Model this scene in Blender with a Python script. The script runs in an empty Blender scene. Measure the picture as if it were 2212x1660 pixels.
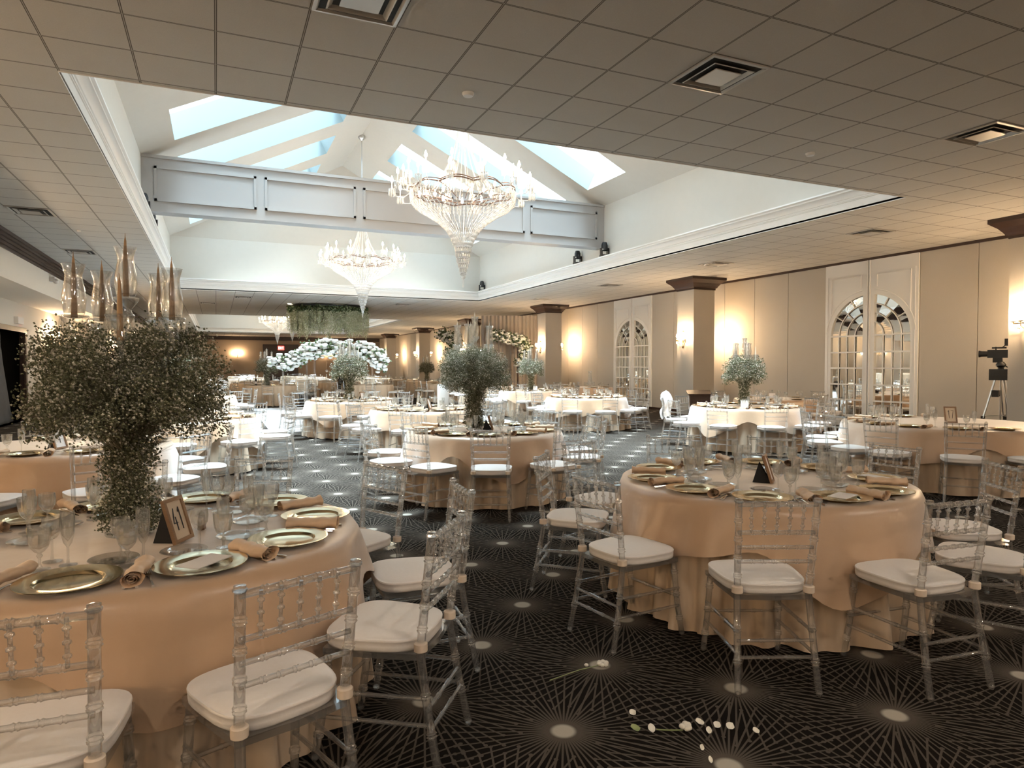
import bpy, math, random
from math import sin, cos, pi, radians, sqrt, atan2, hypot
from mathutils import Vector, Matrix
random.seed(7)
SC = bpy.context.scene
COL = SC.collection
D2 = bpy.data

# ------------------------------------------------------------------ materials
def mat(name, color=(.8, .8, .8), rough=.5, metal=0., spec=.5, emit=None, estr=0., sheen=0.):
    m = D2.materials.new(name); m.use_nodes = True
    b = m.node_tree.nodes['Principled BSDF']
    b.inputs['Base Color'].default_value = (*color, 1)
    b.inputs['Roughness'].default_value = rough
    b.inputs['Metallic'].default_value = metal
    b.inputs['Specular IOR Level'].default_value = spec
    if sheen: b.inputs['Sheen Weight'].default_value = sheen
    if emit:
        b.inputs['Emission Color'].default_value = (*emit, 1)
        b.inputs['Emission Strength'].default_value = estr
    return m

class NT:
    """tiny helper to write node trees"""
    def __init__(s, m): s.t = m.node_tree; s.n = s.t.nodes; s.l = s.t.links
    def new(s, kind, **kw):
        n = s.n.new(kind)
        for k, v in kw.items(): setattr(n, k, v)
        return n
    def put(s, sock, v):
        if hasattr(v, 'is_output'): s.l.new(v, sock)
        elif v is not None: sock.default_value = v
    def math(s, op, a, b=None, c=None):
        n = s.new('ShaderNodeMath', operation=op)
        for i, v in enumerate((a, b, c)):
            if v is not None: s.put(n.inputs[i], v)
        return n.outputs[0]
    def mix(s, f, a, b):
        n = s.new('ShaderNodeMix', data_type='RGBA')
        s.put(n.inputs[0], f)
        for i, v in ((6, a), (7, b)):
            if isinstance(v, tuple): v = (*v[:3], 1)
            s.put(n.inputs[i], v)
        return n.outputs[2]
    def noise(s, vec, scale, detail=3, rough=.5):
        n = s.new('ShaderNodeTexNoise'); s.put(n.inputs['Vector'], vec)
        n.inputs['Scale'].default_value = scale; n.inputs['Detail'].default_value = detail
        n.inputs['Roughness'].default_value = rough
        return n.outputs['Fac']
    def bump(s, h, strength, dist=.01):
        n = s.new('ShaderNodeBump'); n.inputs['Strength'].default_value = strength
        n.inputs['Distance'].default_value = dist; s.put(n.inputs['Height'], h)
        return n.outputs[0]
    def pos(s): return s.new('ShaderNodeNewGeometry').outputs['Position']
    def obj(s): return s.new('ShaderNodeTexCoord').outputs['Object']
    def sep(s, v):
        n = s.new('ShaderNodeSeparateXYZ'); s.put(n.inputs[0], v); return n.outputs
    @property
    def bsdf(s): return s.n['Principled BSDF']

def noisy(m, a, b, scale, bump=0., detail=4, stretch=None, world=True):
    t = NT(m); v = t.pos() if world else t.obj()
    if stretch:
        mp = t.new('ShaderNodeMapping'); mp.inputs['Scale'].default_value = stretch
        t.put(mp.inputs[0], v); v = mp.outputs[0]
    n = t.noise(v, scale, detail)
    t.put(t.bsdf.inputs['Base Color'], t.mix(n, a, b))
    if bump: t.put(t.bsdf.inputs['Normal'], t.bump(n, bump))
    return m

def clear(name, tint=(.93, .95, .95), edge=(.50, .50, .49), milk=.04, ior=1.45, rough=.03, gl=1.0, bend=0.):
    """clear plastic or glass: see-through, darker at the rims, mirror glints by Fresnel"""
    m = D2.materials.new(name); m.use_nodes = True
    t = NT(m); t.n.remove(t.bsdf); out = t.n['Material Output']
    lw = t.new('ShaderNodeLayerWeight'); lw.inputs['Blend'].default_value = .5
    f = t.math('POWER', lw.outputs['Facing'], 3.0)
    tr = t.new('ShaderNodeBsdfTransparent'); t.put(tr.inputs[0], t.mix(f, tint, edge))
    df = t.new('ShaderNodeBsdfDiffuse'); df.inputs[0].default_value = (.95, .95, .95, 1)
    gs = t.new('ShaderNodeBsdfGlossy'); gs.inputs['Roughness'].default_value = rough
    gs.inputs[0].default_value = (gl, gl, gl, 1)
    if bend:
        rf = t.new('ShaderNodeBsdfRefraction'); rf.inputs['IOR'].default_value = 1.42; rf.inputs['Roughness'].default_value = .0; rf.inputs[0].default_value = (.97, .98, .98, 1)
        m0 = t.new('ShaderNodeMixShader'); m0.inputs[0].default_value = bend
        t.l.new(tr.outputs[0], m0.inputs[1]); t.l.new(rf.outputs[0], m0.inputs[2]); tr = m0
    m1 = t.new('ShaderNodeMixShader'); m1.inputs[0].default_value = milk
    t.l.new(tr.outputs[0], m1.inputs[1]); t.l.new(df.outputs[0], m1.inputs[2])
    fr = t.math('ADD', ior, t.math('MULTIPLY', t.math('POWER', lw.outputs['Facing'], 3.5), .62))
    m2 = t.new('ShaderNodeMixShader'); t.l.new(fr, m2.inputs[0])
    t.l.new(m1.outputs[0], m2.inputs[1]); t.l.new(gs.outputs[0], m2.inputs[2])
    t.l.new(m2.outputs[0], out.inputs[0])
    return m

M = {}
M['acrylic'] = clear('clear_acrylic', (.975, .98, .98), (.66, .66, .65), .055, .14, .055, 1.0, .28)
M['acrylic_far'] = clear('clear_acrylic_small', (.93, .94, .94), (.60, .60, .60), .10, .16, .08)
M['glass'] = clear('table_glass', (.98, .985, .98), (.80, .80, .78), .045, .13, .05, 1.0, .10)
M['crystal'] = clear('chandelier_crystal', (.92, .92, .91), (.7, .69, .67), .42, .08, .12)
M['cushion'] = noisy(mat('cushion_satin', rough=.6, sheen=.2), (.84, .79, .75), (.89, .85, .82), 60, .05, world=False)
M['strap'] = mat('cushion_strap', (.74, .62, .50), .7)
M['cloth'] = noisy(mat('champagne_satin', rough=.34, sheen=.8, spec=.6), (.47, .305, .185), (.53, .355, .225), 7, .35)
M['cloth2'] = noisy(mat('champagne_linen', rough=.6, sheen=.2), (.60, .455, .32), (.65, .51, .37), 12, .05)
M['napkin'] = noisy(mat('napkin_satin', rough=.5, sheen=.2), (.60, .42, .27), (.68, .49, .33), 40, .1, world=False)
M['gold'] = noisy(mat('gold_charger', rough=.14, metal=1.), (.78, .64, .40), (.86, .74, .50), 5, 0)
M['silver'] = mat('cutlery_steel', (.70, .69, .67), .18, 1.)
M['paper'] = mat('card_paper', (.80, .75, .72), .7)
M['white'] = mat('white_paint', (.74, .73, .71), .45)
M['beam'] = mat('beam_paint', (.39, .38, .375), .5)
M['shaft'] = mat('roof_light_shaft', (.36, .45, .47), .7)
M['plaster'] = noisy(mat('well_plaster', rough=.8), (.60, .585, .54), (.63, .61, .565), 6, .02)
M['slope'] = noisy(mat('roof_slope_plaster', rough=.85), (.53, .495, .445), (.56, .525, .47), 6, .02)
M['darkwood'] = noisy(mat('dark_wood', rough=.4), (.030, .015, .011), (.055, .028, .020), 14, .05, stretch=(1, 1, 8))
M['black'] = mat('black_plastic', (.012, .012, .013), .4)
M['blackcloth'] = mat('black_cloth', (.010, .010, .011), .85)
M['chrome'] = mat('tripod_metal', (.62, .62, .62), .3, 1.)
M['brass'] = mat('brass', (.75, .55, .28), .25, 1.)
M['ring'] = mat('chandelier_bronze', (.16, .10, .08), .4, .8)
M['bulb'] = mat('lit_bulb', (1, .9, .7), .3, emit=(1., .70, .40), estr=50)
M['bulb2'] = mat('lit_sconce_bulb', (1, .9, .7), .3, emit=(1., .70, .41), estr=470)
M['candlewax'] = mat('tan_candle', (.36, .21, .095), .5)
M['whitewax'] = mat('ivory_candle', (.85, .80, .70), .5)
M['rose'] = noisy(mat('white_roses', rough=.8), (.60, .60, .57), (.74, .74, .71), 30, .2)
M['petal'] = mat('fallen_petal', (.86, .83, .74), .6)
M['stem'] = mat('flower_stem', (.30, .36, .16), .6)
M['ivory_orange'] = mat('shaker_wood', (.16, .08, .035), .4)
M['skin'] = mat('skin', (.55, .36, .27), .5)
M['hair'] = mat('dark_hair', (.02, .014, .01), .5)
M['red'] = mat('lit_red_sign', (.6, .05, .04), .5, emit=(1., .08, .06), estr=1.2)
M['signwhite'] = mat('lit_white_letter', (.9, .8, .8), .5, emit=(1., .7, .7), estr=1.5)
M['lens'] = mat('lit_lens', (.9, .9, .9), .2, emit=(1, .97, .9), estr=1.5)
M['can_fill'] = mat('added_fill_downlight', (1, .95, .8), .2, emit=(1, .89, .76), estr=132)  # glow of the added downlights out of view
M['can'] = mat('lit_downlight', (1, .95, .8), .2, emit=(1, .85, .6), estr=6)
M['mirror'] = mat('mirror_glass', (.90, .90, .88), .015, 1.)
M['drape'] = noisy(mat('grey_voile', rough=.85), (.10, .095, .09), (.17, .165, .16), 7, .2, stretch=(6, 6, .5))
M['drape2'] = noisy(mat('taupe_drape', rough=.85), (.34, .29, .25), (.44, .39, .34), 5, .15, stretch=(8, 8, .3))
M['dance'] = noisy(mat('white_dance_floor', rough=.16), (.60, .60, .61), (.66, .66, .67), 3, 0)
M['ventmetal'] = mat('vent_metal', (.46, .43, .39), .35, .3)
M['ventdark'] = mat('vent_dark', (.02, .018, .016), .8)
M['tanwall'] = noisy(mat('tan_wallpaper', rough=.8), (.40, .31, .235), (.45, .355, .27), 18, .05)
M['leftwall'] = noisy(mat('cream_wall', rough=.8), (.76, .70, .61), (.79, .73, .64), 10, .03)

# grey-beige fabric on the movable wall and the columns
m = mat('panel_fabric', rough=.9); t = NT(m); p = t.pos()
mp = t.new('ShaderNodeMapping'); mp.inputs['Scale'].default_value = (30, 30, 90); t.put(mp.inputs[0], p)
n1 = t.noise(mp.outputs[0], 2.2, 3, .7)
t.put(t.bsdf.inputs['Base Color'], t.mix(n1, (.43, .385, .325), (.53, .48, .415)))
t.put(t.bsdf.inputs['Normal'], t.bump(n1, .15)); M['fabric'] = m

# acoustic ceiling: 0.61 m tiles, sunk T-bars, the shade in their reveal painted dark
m = mat('ceiling_tiles', rough=.9); t = NT(m); p = t.pos(); sx, sy, sz = t.sep(p)
def grid(c, off):
    a = t.math('FRACT', t.math('DIVIDE', t.math('SUBTRACT', c, off), .61))
    return t.math('MULTIPLY', t.math('ABSOLUTE', t.math('SUBTRACT', a, .5)), 1.22)   # .61 at the line, 0 mid tile
gx, gy = grid(sx, 2.465), grid(sy, 4.343)
g = t.math('MAXIMUM', gx, gy)
line = t.math('GREATER_THAN', g, .591); bar = t.math('GREATER_THAN', g, .6035)
spk = t.noise(p, 190, 2, .8); broad = t.noise(p, 3, 3)
base = t.mix(spk, (.46, .43, .385), (.65, .615, .56))
base = t.mix(t.math('MULTIPLY', broad, .35), base, (.44, .41, .37))
c1 = t.mix(line, base, (.10, .085, .07)); c2 = t.mix(bar, c1, (.40, .37, .33))
t.put(t.bsdf.inputs['Base Color'], c2)
h = t.math('ADD', t.math('MULTIPLY', spk, .3), t.math('MULTIPLY', line, -1.))
t.put(t.bsdf.inputs['Normal'], t.bump(h, .35, .006)); M['tiles'] = m

# carpet: two interleaved grids of starbursts with cream hearts
m = mat('starburst_carpet', rough=.95, spec=.03); t = NT(m); p = t.pos(); sx, sy, sz = t.sep(p)
def star(ox, oy, N):
    def loc(c, o, per):
        a = t.math('FRACT', t.math('ADD', t.math('DIVIDE', t.math('SUBTRACT', c, o), per), .5))
        return t.math('MULTIPLY', t.math('SUBTRACT', a, .5), per)
    qx, qy = loc(sx, ox, 1.86), loc(sy, oy, 1.90)
    r = t.math('SQRT', t.math('ADD', t.math('MULTIPLY', qx, qx), t.math('MULTIPLY', qy, qy)))
    th = t.math('ARCTAN2', qy, qx)
    k = t.math('MULTIPLY', th, N / (2 * pi))
    fr = t.math('ABSOLUTE', t.math('SUBTRACT', t.math('FRACT', k), .5))        # .5 between, 0 on a ray
    w = t.math('MULTIPLY', fr, t.math('MULTIPLY', r, 2 * pi / N))              # metres from the ray
    ray = t.math('MULTIPLY', t.math('LESS_THAN', w, .0042), t.math('LESS_THAN', r, .57))
    odd = t.math('FRACT', t.math('MULTIPLY', t.math('FLOOR', k), .5))
    rend = t.math('ADD', .46, t.math('MULTIPLY', odd, .10))
    e = t.math('SUBTRACT', r, rend)
    dot = t.math('LESS_THAN', t.math('ADD', t.math('MULTIPLY', e, e), t.math('MULTIPLY', w, w)), .000085)
    ray = t.math('MAXIMUM', t.math('MULTIPLY', ray, t.math('LESS_THAN', r, rend)), dot)
    mr = t.new('ShaderNodeMapRange', interpolation_type='SMOOTHSTEP'); t.put(mr.inputs[0], r)
    mr.inputs[1].default_value = .038; mr.inputs[2].default_value = .062
    mr.inputs[3].default_value = 1.; mr.inputs[4].default_value = 0.
    mr2 = t.new('ShaderNodeMapRange', interpolation_type='SMOOTHSTEP'); t.put(mr2.inputs[0], r)
    mr2.inputs[1].default_value = .05; mr2.inputs[2].default_value = .20
    mr2.inputs[3].default_value = .55; mr2.inputs[4].default_value = 0.
    return ray, mr.outputs[0], mr2.outputs[0]
stars = [star(ox + dx, oy + dy, 56) for ox, oy in ((1.32, 2.46), (1.785, 2.935)) for dx in (0., .93) for dy in (0., .95)]
def most(i):
    v = stars[0][i]
    for q in stars[1:]: v = t.math('MAXIMUM', v, q[i])
    return v
ra, ha, ga = most(0), most(1), most(2)
tuft = t.noise(p, 260, 2, .8)
ray = t.math('MULTIPLY', ra, t.math('ADD', .45, t.math('MULTIPLY', tuft, .9)))
col = t.mix(tuft, (.006, .005, .0042), (.017, .014, .012))
col = t.mix(t.math('MULTIPLY', ga, tuft), col, (.13, .11, .092))
col = t.mix(ray, col, (.115, .097, .080))
col = t.mix(ha, col, (.50, .46, .39))
t.put(t.bsdf.inputs['Base Color'], col); t.put(t.bsdf.inputs['Normal'], t.bump(tuft, .4, .004)); M['carpet'] = m

# baby's breath: tiny florets, each its own tone
def blossom(name, a, b, c):
    m = mat(name, rough=.8); t = NT(m)
    ri = t.new('ShaderNodeNewGeometry').outputs['Random Per Island']
    t.put(t.bsdf.inputs['Base Color'], t.mix(t.math('GREATER_THAN', ri, .74), t.mix(ri, a, b), c))
    return m
M['breath'] = blossom('babys_breath', (.10, .11, .06), (.21, .21, .13), (.52, .50, .42))
M['wisteria'] = blossom('hanging_blossom', (.50, .55, .34), (.70, .72, .52), (.84, .85, .72))
M['leaf'] = blossom('green_leaf', (.035, .06, .02), (.09, .13, .05), (.20, .24, .13))

# ------------------------------------------------------------------ mesh helpers
class MB:
    def __init__(s): s.v = []; s.f = []
    def add(s, vs, fs):
        k = len(s.v); s.v += [tuple(v) for v in vs]; s.f += [tuple(i + k for i in f) for f in fs]
    def box(s, c, d, rz=0., R=None):
        hx, hy, hz = d[0] / 2, d[1] / 2, d[2] / 2
        R = R or (Matrix.Rotation(rz, 3, 'Z') if rz else None)
        vs = []
        for z in (-hz, hz):
            for x, y in ((-hx, -hy), (hx, -hy), (hx, hy), (-hx, hy)):
                v = Vector((x, y, z)); v = R @ v if R else v
                vs.append((c[0] + v.x, c[1] + v.y, c[2] + v.z))
        s.add(vs, [(3, 2, 1, 0), (4, 5, 6, 7), (0, 1, 5, 4), (1, 2, 6, 5), (2, 3, 7, 6), (3, 0, 4, 7)])
    def bx(s, x0, x1, y0, y1, z0, z1):
        s.box(((x0 + x1) / 2, (y0 + y1) / 2, (z0 + z1) / 2), (abs(x1 - x0), abs(y1 - y0), abs(z1 - z0)))
    def lathe(s, prof, n=16, c=(0, 0, 0), rfun=None, cap=True):
        vs = []
        for r, z in prof:
            for k in range(n):
                a = 2 * pi * k / n; q = r * (rfun(a, z) if rfun else 1)
                vs.append((c[0] + q * cos(a), c[1] + q * sin(a), c[2] + z))
        fs = []
        for i in range(len(prof) - 1):
            for k in range(n):
                a, b = i * n + k, i * n + (k + 1) % n
                fs.append((a, b, b + n, a + n))
        if cap:
            if prof[0][0] > 1e-4: fs.append(tuple(range(n))[::-1])
            if prof[-1][0] > 1e-4: fs.append(tuple((len(prof) - 1) * n + k for k in range(n)))
        s.add(vs, fs)
    def tube(s, pts, r, n=8, cap=True):
        pts = [Vector(p) for p in pts]; rs = r if isinstance(r, (list, tuple)) else [r] * len(pts)
        vs = []; up = None
        for i, p in enumerate(pts):
            d = (pts[min(i + 1, len(pts) - 1)] - pts[max(i - 1, 0)])
            if d.length < 1e-9: d = Vector((0, 0, 1))
            d.normalize()
            if up is None: up = Vector((0, 0, 1)) if abs(d.z) < .9 else Vector((1, 0, 0))
            x = d.cross(up).normalized(); up = x.cross(d).normalized()
            for k in range(n):
                a = 2 * pi * k / n; vs.append(p + (x * cos(a) + up * sin(a)) * rs[i])
        fs = []
        for i in range(len(pts) - 1):
            for k in range(n):
                a, b = i * n + k, i * n + (k + 1) % n
                fs.append((a, a + n, b + n, b))
        if cap: fs += [tuple(range(n)), tuple((len(pts) - 1) * n + k for k in range(n))[::-1]]
        s.add(vs, fs)
    def ball(s, c, r, n=8, m=5, sz=1.):
        s.lathe([(max(r * sin(pi * i / m), 1e-5), -r * sz * cos(pi * i / m)) for i in range(m + 1)], n, c, cap=False)
    def rings(s, rows, closed=True, cap=False):
        n = len(rows[0]); vs = [p for r in rows for p in r]; fs = []
        for i in range(len(rows) - 1):
            for k in range(n if closed else n - 1):
                a, b = i * n + k, i * n + (k + 1) % n
                fs.append((a, b, b + n, a + n))
        if cap: fs += [tuple(range(n))[::-1], tuple((len(rows) - 1) * n + k for k in range(n))]
        s.add(vs, fs)
    def octa(s, c, r):
        x, y, z = c; r1 = r * random.uniform(.6, 1.2); r2 = r * random.uniform(.6, 1.2)
        a = random.uniform(0, pi); ca, sa = cos(a) * r, sin(a) * r
        vs = [(x + ca, y + sa, z), (x - sa, y + ca, z + .3 * r), (x - ca, y - sa, z), (x + sa, y - ca, z - .3 * r), (x, y, z + r1), (x, y, z - r2)]
        s.add(vs, [(0, 1, 4), (1, 2, 4), (2, 3, 4), (3, 0, 4), (1, 0, 5), (2, 1, 5), (3, 2, 5), (0, 3, 5)])
    def mesh(s, name, m, smooth=True):
        me = D2.meshes.new(name); me.from_pydata(s.v, [], s.f); me.materials.append(m)
        if smooth:
            me.polygons.foreach_set('use_smooth', [True] * len(me.polygons))
            if smooth != 'all':
                try: me.set_sharp_from_angle(angle=radians(smooth if smooth is not True else 40))
                except Exception: pass
        me.update(); return me

def ob(name, me, parent=None, loc=None, rz=0., rot=None):
    o = D2.objects.new(name, me); COL.objects.link(o)
    if parent is not None: o.parent = parent
    if loc is not None: o.location = loc
    if rot is not None: o.rotation_euler = rot
    elif rz: o.rotation_euler = (0, 0, rz)
    return o
def build(b, name, m, parent=None, smooth=True, **kw): return ob(name, b.mesh(name, m, smooth), parent, **kw)
def tag(o, label, cat, group=None):
    o['label'] = label; o['category'] = cat
    if group: o['group'] = group
    return o
def thing(name, label, cat, loc=(0, 0, 0), rz=0., group=None):
    o = D2.objects.new(name, None); COL.objects.link(o); o.location = loc; o.rotation_euler = (0, 0, rz)
    o.empty_display_size = .05
    return tag(o, label, cat, group)
def struct(b, name, m, smooth=False, parent=None):
    o = build(b, name, m, parent, smooth)
    if parent is None: o['kind'] = 'structure'
    return o
def thing_of(kit, name, label, cat, loc, rz=0., group=None):
    """kit: [(part name, mesh, [(sub name, mesh), ...])]; same meshes shared by every copy"""
    t = thing(name, label, cat, loc, rz, group)
    for part in kit:
        p = ob(part[0], part[1], t)
        for s in (part[2] if len(part) > 2 else ()): ob(s[0], s[1], p)
    return t
CAMH = 1.54
ORD = ['', 'nearest', 'second', 'third', 'fourth', 'fifth', 'sixth', 'seventh', 'eighth', 'ninth', 'tenth', 'eleventh', 'twelfth']

# ------------------------------------------------------------------ room shell
CZ = 4.045
XL, XR, YB, YF = -4.8, 13.97, -14.0, 62.5
W1 = (-1.2, 9.42, 6.84, 24.58)
W2 = (-1.2, 9.42, 36.2, 55.2)
b = MB(); b.bx(XL - .3, XR + .4, YB - .3, YF + .3, -.08, 0); struct(b, 'floor', M['carpet'])
b = MB()
def cq(x0, x1, y0, y1): b.bx(x0, x1, y0, y1, CZ, CZ + .03)
cq(-3.65, W1[0], YB, YF); cq(W1[1], XR, YB, YF)
cq(W1[0], W1[1], YB, W1[2]); cq(W1[0], W1[1], W1[3], W2[2]); cq(W1[0], W1[1], W2[3], YF)
struct(b, 'ceiling', M['tiles'])

def rect_profile(b, W, prof):
    """sweep (outward offset, z) along the rectangle W with mitred corners"""
    rows = [[(W[0] - o, W[2] - o, z), (W[1] + o, W[2] - o, z), (W[1] + o, W[3] + o, z), (W[0] - o, W[3] + o, z)] for o, z in prof]
    b.rings(rows)
LEDGE = 4.40
PROF = [(0, CZ - .012), (0, CZ + .03), (0, 4.19), (-.012, 4.195), (-.012, 4.207), (-.022, 4.21), (-.022, 4.232), (-.034, 4.24), (-.037, 4.262),
        (-.046, 4.288), (-.066, 4.312), (-.092, 4.326), (-.104, 4.33), (-.104, 4.354), (-.118, 4.362), (-.132, 4.376), (-.132, LEDGE), (.15, LEDGE)]
EAVE, RIDGE, RX = 5.81, 8.49, 4.11
def well(W, ys, n):
    X0, X1, Y0, Y1 = W[0] - .15, W[1] + .15, W[2] - .15, W[3] + .3
    b = MB(); rect_profile(b, W, PROF); struct(b, f'trim_{n}', M['white'], 25)
    b = MB()
    for x in (X0, X1): b.add([(x, Y0, LEDGE), (x, Y1, LEDGE), (x, Y1, EAVE), (x, Y0, EAVE)], [(0, 1, 2, 3)])
    for y in (Y0, Y1): b.add([(X0, y, LEDGE), (X1, y, LEDGE), (X1, y, EAVE), (X0, y, EAVE)], [(0, 1, 2, 3)])
    b.add([(X0, Y1, LEDGE), (X1, Y1, LEDGE), (X1, W[3] + .14, LEDGE), (X0, W[3] + .14, LEDGE)], [(0, 1, 2, 3)])
    struct(b, f'wall_well_{n}', M['plaster'])
    # sloping ceilings with real openings for the roof lights
    s = (RIDGE - EAVE) / (RX - X0); R0, R1 = Y0 + .9, Y1 - .9
    b = MB(); sh = MB()
    L = sqrt(1 + s * s); nz, nx = 1 / L, s / L
    for side in (-1, 1):
        xe = X0 if side < 0 else X1
        def P(x, y, up=0.):
            z = EAVE + s * (RX - X0 - abs(x - RX))
            return (x + side * nx * up, y, z + nz * up)
        xa, xb = RX + side * 4.83, RX + side * .94        # lower and upper ends of the lights
        def edge(x): return (abs(x - RX)) / (RX - X0)     # 1 at the eave
        def ylo(x): return R0 + (Y0 - R0) * edge(x)
        def yhi(x): return R1 + (Y1 - R1) * edge(x)
        def strip(xA, xB, bounds):
            for (p0, p1) in bounds:
                ya, yb = (ylo(xA) if p0 is None else p0), (yhi(xA) if p1 is None else p1)
                yc, yd = (ylo(xB) if p0 is None else p0), (yhi(xB) if p1 is None else p1)
                b.add([P(xA, ya), P(xA, yb), P(xB, yd), P(xB, yc)], [(0, 1, 2, 3)])
        strip(xe, xa, [(None, None)]); strip(xb, RX, [(None, None)])
        cuts = [None] + [q for y in ys for q in (y, y + 1.78)] + [None]
        strip(xa, xb, [(cuts[i], cuts[i + 1]) for i in range(0, len(cuts), 2)])
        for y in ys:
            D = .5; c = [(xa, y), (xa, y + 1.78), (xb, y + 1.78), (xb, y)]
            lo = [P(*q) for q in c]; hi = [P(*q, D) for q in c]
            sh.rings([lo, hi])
    for (yr, ye) in ((R0, Y0), (R1, Y1)): b.add([(X0, ye, EAVE), (X1, ye, EAVE), (RX, yr, RIDGE)], [(0, 1, 2)])
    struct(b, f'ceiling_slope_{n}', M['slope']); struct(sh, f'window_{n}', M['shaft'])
    # glazing bars across the top of the shafts are part of the window
    # light portals over the openings guide the sky light in
    for side in (-1, 1):
        for y in ys:
            x = RX + side * 2.885; z = EAVE + s * (RX - X0 - 2.885)
            la = D2.lights.new('sky_portal', 'AREA'); la.shape = 'RECTANGLE'; la.size = 3.89 * L; la.size_y = 1.78
            la.cycles.is_portal = True
            lo = D2.objects.new('sky_portal', la); COL.objects.link(lo)
            lo.location = (x + side * nx * .45, y + .89, z + nz * .45)
            lo.rotation_euler = (0, side * math.atan(s), 0)
YS1 = [7.85, 10.6, 13.6, 16.55, 19.5, 22.45]
well(W1, YS1, 1)
well(W2, [37.4, 40.4, 43.4, 46.4, 49.4, 52.4], 2)

# white panelled beam across the first roof well
b = MB(); BY0, BY1, BZ0, BZ1 = 15.58, 15.95, 4.685, 5.83
b.bx(W1[0] - .15, W1[1] + .15, BY0, BY1, BZ0, BZ1 - .06); b.bx(W1[0] - .15, W1[1] + .15, BY0 - .03, BY1 + .03, BZ1 - .06, BZ1)
nb = 5; wb = (W1[1] - W1[0]) / nb
for i in range(nb):
    x0, x1 = W1[0] + i * wb + .085, W1[0] + (i + 1) * wb - .085
    for (a0, a1, z0, z1) in ((x0, x1, 5.56, 5.61), (x0, x1, 4.90, 4.95), (x0, x0 + .05, 4.90, 5.61), (x1 - .05, x1, 4.90, 5.61)):
        b.bx(a0, a1, BY0 - .025, BY0 + .01, z0, z1); b.bx(a0, a1, BY1 - .01, BY1 + .025, z0, z1)
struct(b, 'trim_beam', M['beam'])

# right wall: movable fabric panels with thin seams, dark track above, dark base
PITCH = 1.22
def seams(): return [9.79 + PITCH * k for k in range(-20, 44)]
DOORS = [(9.79, 12.23), (19.55, 21.99), (29.31, 31.75)]
b = MB()
for y in seams():
    if any(d[0] - .01 <= y < d[1] - .01 for d in DOORS) or y + PITCH > YF + .5 or y < YB - .5: continue
    b.bx(XR, XR + .08, max(y + .007, YB), min(y + PITCH - .007, YF), .07, 3.985)
struct(b, 'wall_right', M['fabric'])
b = MB(); b.bx(XR + .06, XR + .2, YB, YF, 0, CZ); struct(b, 'wall_right_backing', M['ventdark'])
b = MB(); b.bx(XR - .03, XR + .1, YB, YF, 3.985, CZ); struct(b, 'trim_right', M['darkwood'])
b = MB(); b.bx(XR - .012, XR + .08, YB, YF, 0, .08); struct(b, 'baseboard_right', M['darkwood'])

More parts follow.
